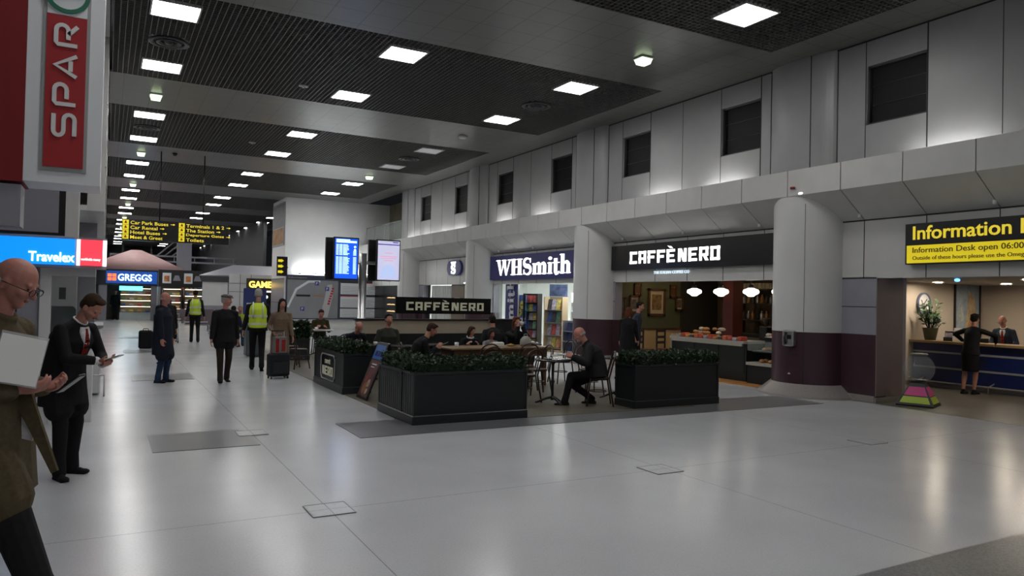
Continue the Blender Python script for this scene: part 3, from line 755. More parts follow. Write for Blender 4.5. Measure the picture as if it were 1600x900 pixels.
# terminal map board on the front of the block
t = thing('map_board', 'large airport map and information board on the front of the white block', 'map board', (7.86, YB - .001, .5))
MB().box(0, 4.75, -.10, 0, 0, 2.22).build('frame', mat('board_frame', (.05, .055, .09), .45), t)
MB().box(.06, 2.62, -.115, -.10, .05, 1.98).build('map_sheet', mat('map_sheet', (.26, .27, .29), .5, noise=.08, nscale=1.2), t)
MB().box(.02, 4.73, -.112, -.10, 2.02, 2.18).build('header_bar', mat('board_header', (.06, .07, .13), .4), t)
text_obj('header_text', 'Information', .9, .07, .12, -.114, 2.06, m_letterdim, t, .004)
b = MB(); b.ribbon([(.1, .6), (.5, 1.5), (1.1, 1.9), (1.7, 1.93)], [.1, .12, .12, .1], -.12, -.114)
b.build('map_road', m_sparwhite, t)
b = MB(); b.prism([(1.70, .1), (2.1, .1), (2.35, 1.2), (2.3, 1.8), (2.05, 1.75), (1.9, .9)], -.122, -.114); b.build('map_terminal', mat('map_white', (.5, .5, .52), .5), t)
b = MB()
for q in range(7): b.box(2.08 + .035 * q, 2.2 + .035 * q, -.13, -.121, .75 + q * .13, .84 + q * .13)
b.build('map_red_marks', mat('map_red', (.5, .03, .05), .5), t)
b = MB(); b.box(1.3, 1.9, -.123, -.114, 1.16, 1.21); b.build('map_orange_road', mat('map_orange', (.55, .20, .05), .5), t)
for (x, z) in ((1.42, 1.72), (.72, .42), (1.95, 1.45)):
    q = MB().box(x, x + .2, -.124, -.114, z, z + .2).build('parking_marker', mat('parking_blue', (.04, .05, .30), .5), t)
    text_obj('parking_letter', 'P', .09, .13, x + .055, -.125, z + .035, m_letterw, q, .004, .01)
MB().box(.5, 1.2, -.123, -.114, 1.14, 1.24).build('map_label', m_black, t)
for k, (x0, x1) in enumerate(((2.75, 4.0), (4.12, 4.68))):
    for j, (z0, z1) in enumerate(((1.30, 1.92), (.62, 1.22), (.1, .55))):
        MB().box(x0, x1, -.115, -.10, z0, z1).build('timetable_sheet', m_sparwhite, t)
        if j < 2: MB().box(x0, x1, -.12, -.114, z1 - .04, z1).build('sheet_header', [m_black, mat('map_red', (.5, .03, .05))][(k + j) % 2], t)
        b = MB()
        for q in range(5): b.box(x0 + .06, x1 - .1 - .1 * (q % 3), -.119, -.114, z0 + .06 + q * .08, z0 + .075 + q * .08)
        b.build('printed_lines', m_lav, t)

# flight information displays on a post
t = thing('flight_display_stand', 'steel post carrying two pairs of tall flight information screens', 'display', (6.62, 21.0, 0))
MB().lathe([(.34, 0), (.34, .03), (.13, .06), (.115, .08), (.115, 3.0), (0, 3.0)], n=18).build('post', m_steel, t)
MB().tube([(-.42, -.02, 2.72), (.45, -.02, 2.72)], .05).build('cross_bar', m_steel, t)
m_scr_b = mat('screen_blue', (.01, .05, .5), .3, emit=(.01, .12, .95), es=.75)
m_scr_t = mat('screen_text', (.5, .7, .9), .3, emit=(.55, .85, 1.0), es=1.3)
m_scr_w = mat('screen_lilac', (.5, .5, .6), .3, emit=(.62, .62, .88), es=.62)
for side, x in (('departures', -.56), ('notice', .72)):
    hs = MB(); hs.bevbox(x - .37, x + .37, -.20, -.10, 2.20, 3.43, .01); h_ = hs.build('screen_housing', m_black, t)
    hb = MB(); hb.bevbox(x - .50, x + .24, .16, .26, 2.20, 3.43, .01); hb.build('rear_screen_housing', m_black, t)
    MB().box(x - .2, x + .2, -.1, .16, 2.6, 2.85).build('bracket', m_darksteel, t)
    MB().box(x - .335, x + .335, -.207, -.20, 2.235, 3.39).build('screen', m_scr_b if side == 'departures' else m_scr_w, h_)
    b = MB(); rnd = random.Random(3)
    if side == 'departures':
        b.box(x - .3, x + .1, -.212, -.206, 3.34, 3.37); b.box(x - .3, x + .3, -.211, -.206, 3.27, 3.33)
        for q in range(24):
            if q in (9,): continue
            z = 3.2 - q * .036
            for c0, c1 in ((-.30, -.23), (-.21, -.12), (-.10, .02 + .08 * rnd.random())): b.box(x + c0, x + c1, -.212, -.206, z, z + .020)
            if 4 < q: b.box(x + .2, x + .29, -.212, -.206, z, z + .020)
        for q in (0, 1): b.prism([(x + .25 + .035 * math.cos(a), 3.16 - q * .09 + .035 * math.sin(a)) for a in [2 * PI * k / 10 for k in range(10)]], -.212, -.206)
        b.build('flight_list', m_scr_t, h_)
    else:
        b.box(x - .335, x + .335, -.211, -.206, 3.27, 3.30); b.box(x + .12, x + .3, -.211, -.206, 3.34, 3.37)
        b.build('header_line', mat('screen_navy', (.05, .02, .2), .3, emit=(.08, .05, .35), es=.6), h_)
        b = MB()
        for q, (z, hw) in enumerate(((3.02, .12), (2.92, .26), (2.87, .24), (2.8, .14))): b.box(x - hw, x + hw, -.211, -.206, z, z + .02)
        b.build('notice_text', mat('screen_pink', (.6, .3, .4), .3, emit=(.8, .35, .5), es=.7), h_)
        b = MB(); b.prism([(x - .25, 2.3), (x + .25, 2.3), (x + .2, 2.6), (x, 2.7), (x - .2, 2.6)], -.211, -.206); b.build('picture', mat('screen_pale_blue', (.4, .5, .7), .3, emit=(.42, .5, .78), es=.8), h_)
# ================================================================== PEOPLE
REMESH = []
def soft(o, voxel, smooth=4, fac=.5):
    r = o.modifiers.new('r', 'REMESH'); r.mode = 'VOXEL'; r.voxel_size = voxel; r.use_smooth_shade = True
    if smooth:
        q = o.modifiers.new('s', 'SMOOTH'); q.iterations = smooth; q.factor = fac
    REMESH.append(o)
    return o
def ik(a, b, l1, l2, pole):
    a = Vector(a); b = Vector(b); d = b - a; L = d.length
    if L > (l1 + l2) * .999: b = a + d * ((l1 + l2) * .999 / L); d = b - a; L = d.length
    u = d / L; x = (l1 * l1 - l2 * l2 + L * L) / (2 * L); hgt = math.sqrt(max(l1 * l1 - x * x, 0))
    p = Vector(pole); p = p - u * p.dot(u); p.normalize()
    return a + u * x + p * hgt, b
def hand(b, wrist, d, palm_n, s, side, curl=.5, grip=False):
    """palm, four fingers and a thumb; d = direction of the hand, palm_n = way the palm faces, side = +1 / -1 thumb side along the cross axis"""
    d = Vector(d).normalized(); pn = Vector(palm_n); pn = (pn - d * pn.dot(d)).normalized(); ac = d.cross(pn).normalized() * side
    M = Matrix((ac, d, pn)).transposed()
    b.ell(wrist + d * .045 * s, (.040 * s, .052 * s, .018 * s), M)
    kn = wrist + d * .085 * s
    for i in range(4):
        off = (-.031 + .021 * i) * s; L = (.062, .075, .080, .070)[i] * s
        p0 = kn + ac * off - d * (.006 if i in (0, 3) else 0) * s; r = .0088 * s
        a1, a2, a3 = curl * .5, curl * 1.3, curl * 2.0
        p1 = p0 + (d * math.cos(a1) + pn * math.sin(a1)) * L * .45
        p2 = p1 + (d * math.cos(a2) + pn * math.sin(a2)) * L * .32
        p3 = p2 + (d * math.cos(a3) + pn * math.sin(a3)) * L * .25
        b.cap(p0 - d * .02 * s, p1, r * 1.1, r, 8); b.cap(p1, p2, r, r * .93, 8); b.cap(p2, p3, r * .93, r * .8, 8)
    t0 = wrist + d * .02 * s + ac * .028 * s; t1 = t0 + (d * .6 + ac * .6 + pn * .3).normalized() * .045 * s; t2 = t1 + (d * .8 + ac * .1 + pn * .5).normalized() * .032 * s
    b.cap(t0, t1, .014 * s, .011 * s, 8); b.cap(t1, t2, .011 * s, .009 * s, 8)
def ring(c, ux, uy, rx, ry, n=18): return [c + ux * rx * math.cos(2 * PI * k / n) + uy * ry * math.sin(2 * PI * k / n) for k in range(n)]

def person(label, loc, rot, Ht=1.75, group=None, pelvis=(0, 0, .955), lean=3, curl=4, side=0, hpitch=10, hyaw=0, hroll=0,
           feet=None, hands=None, handdir=None, vox=.012, skin=None, hair='short', hcol=None, top=None, toplen=.72, topw=1., sleeve=1.,
           trouser=None, skirt=None, bareleg=False, shoe=None, shirt=None, tie=False, vest=None, cap=None, glasses=False, collar=None, poles=None, knee=None, face=True, curlf=.6, scarf=None, legw=1.0):
    """forward = local +y, the person's right = +x; lengths in m for a 1.75 m figure, scaled"""
    s = Ht / 1.75; skin = skin or m_skin; hcol = hcol or c_hair
    T = thing('person', label, 'person', loc, rot, group)
    V = Vector
    P = V(pelvis) * s; X = V((1, 0, 0))
    def sp(a, roll=0): a = math.radians(a); return V((math.sin(math.radians(roll)), math.sin(a), math.cos(a))).normalized()
    u1, u2 = sp(lean, side), sp(lean + curl, side); u3 = sp(lean + curl * 1.8, side)
    W = P + u1 * .17 * s; C = W + u2 * .19 * s; N = C + u3 * .16 * s
    f1, f2, f3 = X.cross(u1) * -1, X.cross(u2) * -1, X.cross(u3) * -1     # forward axes
    f1, f2, f3 = [(f if f.y > 0 else -f) for f in (f1, f2, f3)]
    sh = [N - u3 * .075 * s + X * q * .165 * s * topw ** .3 for q in (-1, 1)]
    # head frame
    hp = math.radians(hpitch); hy = math.radians(hyaw); hr = math.radians(hroll)
    Rm = Matrix.Rotation(-hy, 3, 'Z') @ Matrix.Rotation(-hp, 3, 'X') @ Matrix.Rotation(hr, 3, 'Y')
    hc = N + u3 * .075 * s + (Rm @ V((0, .015, .115))) * s
    def hpnt(x, y, z): return hc + (Rm @ V((x, y, z))) * s
    def he(b, c, r, n=16, h=10): b.ell(hpnt(*c), [q * s for q in r], Rm, n, h)
    # limbs
    if feet is None: feet = ((-.10, 0, 0, -8, 0), (.10, 0, 0, 8, 0))
    hips = [P + X * q * .09 * s - V((0, 0, .03)) * s for q in (-1, 1)]
    ank = []; toe = []; kn = []
    for i, q in enumerate((-1, 1)):
        fx, fy, fz, ty, tp = feet[i]; a = V((fx, fy, fz + .085)) * s
        pole = V((0, 1, .1)) if knee is None else V(knee[i])
        k, a = ik(hips[i], a, .43 * s, .42 * s, pole)
        kn.append(k); ank.append(a)
        ty = math.radians(ty); tp = math.radians(tp); toe.append(V((math.sin(ty) * math.cos(tp), math.cos(ty) * math.cos(tp), math.sin(tp))))
    if hands is None: hands = ((-.27, .04, .80), (.27, .04, .80))
    el = []; wr = []
    for i, q in enumerate((-1, 1)):
        pole = V((q * .5, -1, -.4)) if poles is None else V(poles[i])
        e, wv = ik(sh[i], V(hands[i]) * s, .285 * s, .255 * s, pole); el.append(e); wr.append(wv)
    # ---------------- body (one continuous surface)
    b = MB()
    b.loft([ring(P - u1 * .06 * s, X, f1, .155 * s, .105 * s), ring(P + u1 * .05 * s, X, f1, .155 * s, .105 * s), ring(W, X, f1, .13 * s, .095 * s), ring(C, X, f2, .155 * s, .11 * s), ring(N - u3 * .05 * s, X, f3, .13 * s, .08 * s), ring(N, X, f3, .06 * s, .055 * s)])
    b.cap(N - u3 * .03 * s, hc + (Rm @ V((0, -.02, -.04))) * s, .056 * s, .055 * s)
    he(b, (0, -.012, .035), (.076, .096, .084)); he(b, (0, .022, -.02), (.063, .068, .080)); he(b, (0, .048, -.083), (.034, .034, .030)); he(b, (0, .03, -.055), (.052, .052, .045))
    b.cap(hpnt(0, .088, .012), hpnt(0, .106, -.026), .0085 * s, .0145 * s, 8); he(b, (.011, .095, -.031), (.009, .011, .008), 8, 6); he(b, (-.011, .095, -.031), (.009, .011, .008), 8, 6)
    b.cap(hpnt(-.036, .078, .022), hpnt(.036, .078, .022), .010 * s, .010 * s, 8)
    for q in (-1, 1):
        he(b, (q * .077, -.008, -.008), (.010, .020, .032), 10, 8); he(b, (q * .040, .062, -.022), (.022, .022, .02), 10, 8)
    for i, q in enumerate((-1, 1)):
        b.cap(sh[i], el[i], .046 * s, .038 * s); b.cap(el[i], wr[i], .040 * s, .026 * s)
        b.cap(hips[i], kn[i], .080 * s, .052 * s); b.cap(kn[i] - (kn[i] - ank[i]) * .0, kn[i] + (ank[i] - kn[i]) * .35, .050 * s, .056 * s); b.cap(kn[i] + (ank[i] - kn[i]) * .35, ank[i], .055 * s, .030 * s)
        b.cap(ank[i] - V((0, 0, .03)) * s, ank[i] + toe[i] * .10 * s - V((0, 0, .055)) * s, .022 * s, .018 * s)
        if handdir and handdir[i]: dd, pn, th = handdir[i]
        else: dd = (wr[i] - el[i]).normalized(); pn = V((-q, .2, 0)); th = 1
        b_d = V(dd).normalized(); pnv = V(pn)
        ac = b_d.cross((pnv - b_d * pnv.dot(b_d)).normalized())
        sd = 1 if ac.dot(V((0, 1, .6))) > 0 else -1
        hand(b, wr[i], dd, pn, s, sd * th, curlf)
    soft(b.build('body', skin, T), min(vox, .0085) if vox < .012 else .0105, 2)
    # ---------------- face details
    if face:
        for q in (-1, 1): MB().ell(hpnt(q * .031, .0815, .004), (.0105 * s, .006 * s, .005 * s), Rm, 8, 6).build('eye', m_eye, T)
        MB().ell(hpnt(0, .0865, -.060), (.021 * s, .008 * s, .005 * s), Rm, 10, 6).build('mouth', m_lip, T)
    # ---------------- trousers / skirt
    tr = trouser or c_black
    if not bareleg:
        b = MB()
        b.loft([ring(P - u1 * .10 * s, X, f1, .15 * s, .11 * s), ring(P + u1 * .02 * s, X, f1, .168 * s, .122 * s), ring(P + u1 * .12 * s, X, f1, .150 * s, .110 * s)])
        for i in range(2):
            b.cap(hips[i], kn[i], .094 * s * legw, .068 * s * legw, 12); b.cap(kn[i], ank[i] + V((0, 0, .01)) * s, .068 * s * legw, .052 * s * legw, 12); b.cap(ank[i] + (kn[i] - ank[i]) * .25, ank[i] - V((0, 0, .022)) * s + toe[i] * .012 * s, .056 * s * legw, .060 * s * legw, 12)
        soft(b.build('trousers', tr, T), vox, 3)
    if skirt:
        b = MB(); z0 = skirt
        b.loft([ring(V((P.x, P.y + .0, z0 * s)), X, V((0, 1, 0)), .17 * s, .14 * s), ring(P - u1 * .05 * s, X, f1, .175 * s, .13 * s), ring(P + u1 * .15 * s, X, f1, .14 * s, .105 * s)])
        soft(b.build('skirt', tr, T), vox, 2)
    # ---------------- shoes
    sc = shoe or c_black
    for i in range(2):
        b = MB(); h0 = ank[i] - V((0, 0, .05)) * s; t = toe[i]; sx = V((t.y, -t.x, 0)).normalized(); upv = sx.cross(t)
        if upv.z < 0: upv = -upv
        M = Matrix((sx, t, upv)).transposed()
        b.ell(h0 - t * .022 * s - upv * .0 * s, (.038 * s, .050 * s, .036 * s), M); b.cap(h0, h0 + t * .10 * s - upv * .008 * s, .036 * s, .030 * s)
        b.ell(h0 + t * .125 * s - upv * .012 * s, (.044 * s, .062 * s, .026 * s), M); b.cap(ank[i], h0, .038 * s, .038 * s)
        b.box(-.036 * s, .036 * s, -.065 * s, .155 * s, -.035 * s, -.018 * s, Matrix.Translation(h0) @ M.to_4x4())
        soft(b.build('shoe', sc, T), max(vox * .7, .007), 2)
    # ---------------- top: jacket, coat or jumper
    if top:
        b = MB(); w_ = topw
        hem = toplen     # distance from the neck to the hem
        down = hem - .52
        seated = P.z < .75 * s
        rings = []
        if down > 0 and not seated:
            hz = P - V((0, 0, down)) * s
            rings += [ring(V((P.x, P.y + .005, P.z - down * s)), X, V((0, 1, 0)), .20 * s * w_, .15 * s * w_), ring(P - V((0, 0, down * .5)) * s, X, V((0, 1, 0)), .192 * s * w_, .145 * s * w_)]
        elif seated: rings += [ring(P - u1 * .05 * s, X, f1, .19 * s * w_, .15 * s * w_)]
        rings += [ring(P + u1 * .03 * s, X, f1, .176 * s * w_, .138 * s * w_), ring(W, X, f1, .160 * s * w_, .132 * s * w_), ring(C, X, f2, .176 * s * w_, .138 * s * w_), ring(N - u3 * .09 * s, X, f3, .160 * s * w_ ** .5, .112 * s * w_ ** .5), ring(N - u3 * .015 * s, X, f3, .10 * s, .078 * s), ring(N + u3 * .02 * s, X, f3, .066 * s, .064 * s)]
        b.loft(rings)
        if down > .12 and not seated:
            for i in range(2): b.cap(hips[i], hips[i] + (kn[i] - hips[i]) * min((down + .02) / .45, .9), .118 * s * w_ ** .5, .115 * s * w_ ** .5, 12)
        for i in range(2):
            b.cap(sh[i] - X * (-.02 if i else .02) * s, el[i], .060 * s * sleeve, .052 * s * sleeve, 12); b.cap(N - u3 * .03 * s + X * (-.05 if i == 0 else .05) * s, sh[i], .052 * s, .056 * s * sleeve, 12); b.cap(el[i], wr[i] - (wr[i] - el[i]).normalized() * .035 * s, .055 * s * sleeve, .042 * s * sleeve, 12)
        if collar: b.tube([N + u3 * .035 * s + X * .072 * s * math.cos(a) + f3 * .066 * s * math.sin(a) - u3 * .03 * s * max(math.sin(a), 0) for a in [2 * PI * q / 14 for q in range(14)]], .017 * s, 8, True)
        soft(b.build('jacket', top, T), vox, 3)
    T_ = dict(N=N, C=C, W=W, P=P, f2=f2, f3=f3, u2=u2, u3=u3, X=X, s=s, wr=wr, el=el, sh=sh, hc=hc, hp=hpnt, T=T, Rm=Rm, w=topw)
    if shirt:
        # open front: shirt wedge lying just proud of the jacket
        dC = .138 * s * topw; dN = .108 * s * topw ** .5
        def fr(t_, x, e): # t_ 0 at neck, 1 at chest bottom
            A = N - u3 * .01 * s + f3 * .074 * s; Bp = C + f2 * (dC + .0) ; D = W + f1 * .132 * s * topw
            q = A.lerp(Bp, t_ / .6) if t_ < .6 else Bp.lerp(D, (t_ - .6) / .4)
            return q + X * x * s + f2 * e * s
        st = [(0, .050), (.2, .062), (.4, .05), (.6, .034), (.8, .016), (.95, .003)]
        b = MB()
        b.loft([[fr(t_, -hw, -.03), fr(t_, -hw, .000), fr(t_, -hw * .5, .012), fr(t_, 0, .016), fr(t_, hw * .5, .012), fr(t_, hw, .0), fr(t_, hw, -.03)] for t_, hw in st])
        b.tube([N + u3 * .03 * s + X * .062 * s * math.cos(a) + f3 * .062 * s * math.sin(a) - u3 * .02 * s * max(math.sin(a), 0) for a in [2 * PI * q / 14 for q in range(14)]], .008 * s, 8, True)
        b.build('shirt', shirt, T)
        if tie:
            b = MB()
            b.loft([[fr(t_, -hw, .012), fr(t_, 0, .03), fr(t_, hw, .012), fr(t_, 0, .008)] for t_, hw in ((.04, .020), (.1, .014), (.16, .017), (.5, .030), (.85, .038), (1.0, .036), (1.05, .004))])
            tb = b.build('tie', c_tie, T)
            b = MB()
            for t_, hw in ((.22, .018), (.42, .025), (.62, .030), (.82, .034)):
                b.loft([[fr(t_ - .03, -hw, .015), fr(t_ + .02, 0, .034), fr(t_ + .06, hw, .015), fr(t_ + .02, 0, .01)], [fr(t_ + .01, -hw, .015), fr(t_ + .06, 0, .034), fr(t_ + .10, hw, .015), fr(t_ + .06, 0, .01)]])
            b.build('tie_stripe', c_black, tb)
    if vest:
        b = MB(); w_ = topw * 1.05
        b.loft([ring(P - V((0, 0, .02)) * s, X, V((0, 1, 0)), .172 * s * w_, .15 * s * w_), ring(W, X, f1, .162 * s * w_, .142 * s * w_), ring(C, X, f2, .168 * s * w_, .148 * s * w_), ring(N - u3 * .07 * s, X, f3, .150 * s * w_, .118 * s * w_), ring(N - u3 * .005 * s, X, f3, .10 * s, .086 * s)])
        for i, q in enumerate((-1, 1)): b.cap(sh[i] + u3 * .01 * s - X * q * .07 * s, sh[i] - u3 * .02 * s - X * q * .05 * s, .064 * s, .066 * s, 12)
        vo = soft(b.build('hi_vis_vest', c_hivis, T), vox, 2)
        for cc, rx, ry in ((P + u1 * .06 * s, .175, .151), (W + u2 * .06 * s, .172, .151)):
            MB().loft([ring(cc - u1 * .022 * s, X, f1, rx * s * w_, ry * s * w_, 24), ring(cc + u1 * .022 * s, X, f1, rx * s * w_, ry * s * w_, 24)], cap=False).build('reflective_band', c_refl, vo)
        for q in (-1, 1):
            b = MB(); b.tube([N - u3 * .0 * s + X * q * .10 * s - f3 * .098 * s, C + X * q * .10 * s - f2 * .140 * s * w_, W + X * q * .10 * s - f1 * .138 * s * w_], .014 * s, 6); b.build('reflective_brace', c_refl, vo)
    # ---------------- hair, hat, glasses
    if hair and hair != 'bald':
        b = MB()
        if hair == 'fringe':       # bald crown with short hair round the sides
            for q in (-1, 1): he(b, (q * .0505, -.048, -.012), (.0265, .052, .027))
            he(b, (0, -.072, -.005), (.058, .036, .042))
        else:
            he(b, (0, -.024, .046), (.084, .094, .086)); he(b, (0, -.052, .0), (.078, .062, .07))
            he(b, (0, .03, .105), (.062, .05, .024))
            if hair in ('long', 'bob'):
                L = .20 if hair == 'long' else .12
                he(b, (0, -.075, -.06), (.080, .045, .10 + L * .2))
                for q in (-1, 1): b.cap(hpnt(q * .076, .005, .03), hpnt(q * .080, .0, -.02 - L), .026 * s, .024 * s)
                for q in (-1, 1): b.cap(hpnt(q * .03, .05, .095), hpnt(q * .07, .03, .02), .022 * s, .02 * s)
            if hair == 'bun': he(b, (0, -.115, .07), (.045, .04, .042))
        soft(b.build('hair', hcol, T), vox * .9, 1)
    if cap == 'flat':
        b = MB(); he(b, (0, -.015, .085), (.092, .112, .045)); he(b, (0, .085, .062), (.062, .055, .012)); he(b, (0, .04, .09), (.078, .07, .03))
        soft(b.build('flat_cap', c_cap, T), .009, 2)
    if glasses:
        b = MB()
        for q in (-1, 1):
            b.tube([hpnt(q * (.034) + .024 * math.cos(a), .108, -.002 + .018 * math.sin(a)) for a in [2 * PI * k / 14 for k in range(14)]], .0022 * s, 6, True)
            b.tube([hpnt(q * .058, .107, .004), hpnt(q * .086, .05, .006), hpnt(q * .090, -.02, .002)], .0025 * s, 6)
        b.tube([hpnt(-.01, .110, .004), hpnt(.01, .110, .004)], .0022 * s, 6)
        b.build('glasses', m_black, T)
    if scarf:
        MB().tube([N + u3 * .03 * s + X * .078 * s * math.cos(a) + f3 * .075 * s * math.sin(a) for a in [2 * PI * q / 14 for q in range(14)]], .026 * s, 8, True).build('scarf', scarf, T)
    T_['Tl'] = lambda v: Matrix.Rotation(rot, 4, 'Z') @ Vector(v) + Vector(loc)
    return T_
def D(dx, dy):      # rotation that turns local +y towards (dx, dy)
    return math.atan2(-dx, dy)

# --- 1: foreground man in the olive coat, walking to the right, in profile
LX, LY = -.53, 4.70
RD = D(.87, -.40)
p1 = person('bald man in glasses and olive coat walking at the left edge with a phone', (LX, LY, 0), RD, 1.90, pelvis=(0, -.02, .95), lean=2, curl=5, hpitch=26, vox=.0075,
            feet=((-.07, -.30, .03, 0, -20), (.08, .34, .02, 0, 14)), hands=((-.10, .22, 1.12), (.11, .20, 1.13)),
            handdir=(((.35, .9, .12), (.6, -.1, .9), 1), ((-.35, .9, .10), (-.7, -.1, .8), 1)), poles=((-.6, -.9, -.8), (.6, -.9, -.8)), skin=m_skinp, hair='fringe', hcol=c_hairg, top=c_olive, toplen=.85, topw=1.45, sleeve=1.2, legw=1.35,
            trouser=c_grey, shirt=None, glasses=True, collar=True, curlf=.75)
def in_local(pd, name, label, cat, mb, m, lv, rotq=None, extra=None):
    """a thing held by a person: top-level, at a point given in the person's own frame"""
    o = mb.build(name, m); o.matrix_world = Matrix.Translation(pd['Tl'](lv)) @ Matrix.Rotation(pd['T'].rotation_euler.z, 4, 'Z') @ (rotq or Matrix.Identity(4))
    tag(o, label, cat); return o
o = in_local(p1, 'mobile_phone', 'black mobile phone held in both hands by the man in the olive coat', 'phone', MB().bevbox(-.038, .038, -.075, .075, -.006, .006, .004), m_blackgloss, (.0, .42, 1.25), Matrix.Rotation(math.radians(38), 4, 'X'))
b = MB(); b.box(-.10, .10, -.003, .0, -.125, .125)
o = in_local(p1, 'plastic_wallet', 'clear plastic wallet with white papers held by the man in the olive coat', 'document wallet', b, m_letterw, (.15, .24, 1.385), Matrix.Rotation(math.radians(-24), 4, 'Y') @ Matrix.Rotation(math.radians(-55), 4, 'Z'))
q_ = MB().box(-.105, .105, -.006, -.0035, -.132, .14).build('plastic_cover', mat('clear_plastic', (.75, .78, .82), .12, alpha=.35, spec=.8), o)
b = MB()
for k in range(3): b.box(-.05, .03, -.0045, -.0035, .0 + k * .025, .008 + k * .025)
b.build('printed_lines', m_lav, o)
# coat details: buttons, open front edge with the pale shirt behind
T = p1['T']
b = MB(); Mf = Matrix.Rotation(PI / 2, 4, 'Z'); b.prism([(.16, 1.40), (.25, 1.20), (.30, 1.05), (.39, .80), (.36, .785), (.25, 1.0), (.14, 1.2)], -.05, -.03, Mf); b.build('coat_front', c_olive, T)
b = MB(); b.prism([(.12, 1.38), (.24, 1.24), (.275, 1.06), (.25, .95), (.12, .98)], -.03, -.022, Mf); b.build('shirt_front', c_white, T)
for z in (1.10, .86): MB().ell((.275, .03, z * 1.0), (.010, .014, .014)).build('button', c_brown, T)

# --- 2: man in the black suit, head bowed over his phone
p2 = person('man in a black suit with red striped tie looking down at his phone', (-.30, 8.02, 0), D(.80, -.62), 1.74, pelvis=(0, -.03, .957), lean=6, curl=12, hpitch=42, vox=.009,
            feet=((-.12, -.02, 0, -4, 0), (.13, .06, 0, 30, 0)), hands=((-.02, .36, 1.06), (.06, .37, 1.10)), handdir=(((.5, .8, .0), (0, -.2, 1), 1), ((-.5, .8, .1), (0, -.2, 1), 1)), poles=((-1, -.5, -.4), (1, -.5, -.4)),
            top=c_black, toplen=.80, topw=1.2, trouser=c_black, shirt=c_white, tie=True, hcol=c_hairb, curlf=.6)
in_local(p2, 'mobile_phone', 'mobile phone in the hands of the man in the black suit', 'phone', MB().bevbox(-.036, .036, -.07, .07, -.005, .005, .003), m_steel, (.03, .52, 1.13), Matrix.Rotation(math.radians(20), 4, 'X'))
for i in (0, 1):
    MB().cap(p2['wr'][i] - (p2['wr'][i] - p2['el'][i]).normalized() * .05, p2['wr'][i] - (p2['wr'][i] - p2['el'][i]).normalized() * .012, .040, .038, 12).build('shirt_cuff', c_white, p2['T'])

# --- 3..5 standing and walking in the hall
person('balding man in a long dark padded coat and blue jeans, hands in pockets', (.98, 15.5, 0), D(.87, -.45), 1.70, lean=-1, curl=3, hpitch=2, feet=((-.08, .04, 0, -6, 0), (.09, -.04, 0, 10, 0)), hands=((-.22, .08, .86), (.22, .08, .86)), poles=((-.6, -1, -.1), (.6, -1, -.1)),
       skin=m_skinp, hair='fringe', hcol=c_hairg, top=c_navy, toplen=.92, topw=1.22, sleeve=1.15, trouser=c_jean, collar=True)
person('man in a grey flat cap, black jacket and dark brown trousers walking towards the camera', (2.05, 15.2, 0), D(.12, -1), 1.68, lean=1, curl=4, hpitch=2, hyaw=-48, feet=((-.10, -.14, .02, -5, -14), (.10, .16, 0, 8, 6)), hands=((-.29, -.04, .80), (.29, .14, .82)),
       skin=m_skinp, hair='short', hcol=c_hairg, cap='flat', top=c_black, toplen=.66, topw=1.18, sleeve=1.1, trouser=c_brown)
person('worker in a yellow hi-vis vest seen from behind, far down the hall', (2.75, 27.6, 0), D(.05, 1), 1.78, feet=((-.10, .10, 0, -4, 0), (.10, -.14, .02, 4, -12)), hands=((-.30, .05, .80), (.30, -.02, .80)), top=c_black, toplen=.6, topw=1.05, trouser=c_black, vest=True, face=False)
person('man in a yellow hi-vis vest walking away behind the woman with the suitcase', (3.02, 17.2, 0), D(.18, 1), 1.82, feet=((-.10, .20, 0, -4, 0), (.10, -.18, .06, 4, -30)), hands=((-.30, .02, .82), (.28, .12, .85)), top=c_black, toplen=.6, topw=1.08, trouser=c_black, vest=True, hcol=c_hairg, face=False)
pw = person('dark haired woman in a beige trench coat pulling a dark suitcase', (3.34, 16.3, 0), D(.05, -1), 1.62, feet=((-.07, .10, 0, 0, 0), (.07, -.12, 0, 0, 0)), hands=((-.24, .20, .84), (.20, .16, 1.0)), hair='long', top=c_beige, toplen=.98, topw=1.08, trouser=c_black, skin=m_skin)
person('dark clothed man standing in the doorway of the far bakery kiosk', (.52, 49.3, 0), D(0, -1), 1.75, top=c_black, toplen=.62, trouser=c_black, vox=.02)
person('woman with long brown hair standing at the far food counter', (2.75, 40.0, 0), D(-.7, .6), 1.66, hair='long', hcol=c_hairb, top=c_bluegrey, toplen=.7, trouser=c_black, vox=.02, face=False)
person('person in dark clothes half hidden behind the man in the long padded coat', (1.3, 19.4, 0), D(-.3, 1), 1.70, top=c_black, toplen=.75, topw=1.1, trouser=c_black, vox=.014, face=False)
# --- at the coffee counter
person('red haired woman in a long black coat waiting by the coffee counter', (11.15, 14.2, 0), D(.6, .5), 1.58, hair='bob', hcol=c_hairr, top=c_black, toplen=1.0, topw=1.1, trouser=c_black, hyaw=10, hands=((-.24, .1, .82), (.26, .18, .84)))
person('person in a patterned jacket standing in the queue beside the red haired woman', (12.0, 14.95, 0), D(.5, -.5), 1.72, hair='short', top=c_bluegrey, toplen=.68, trouser=c_black)
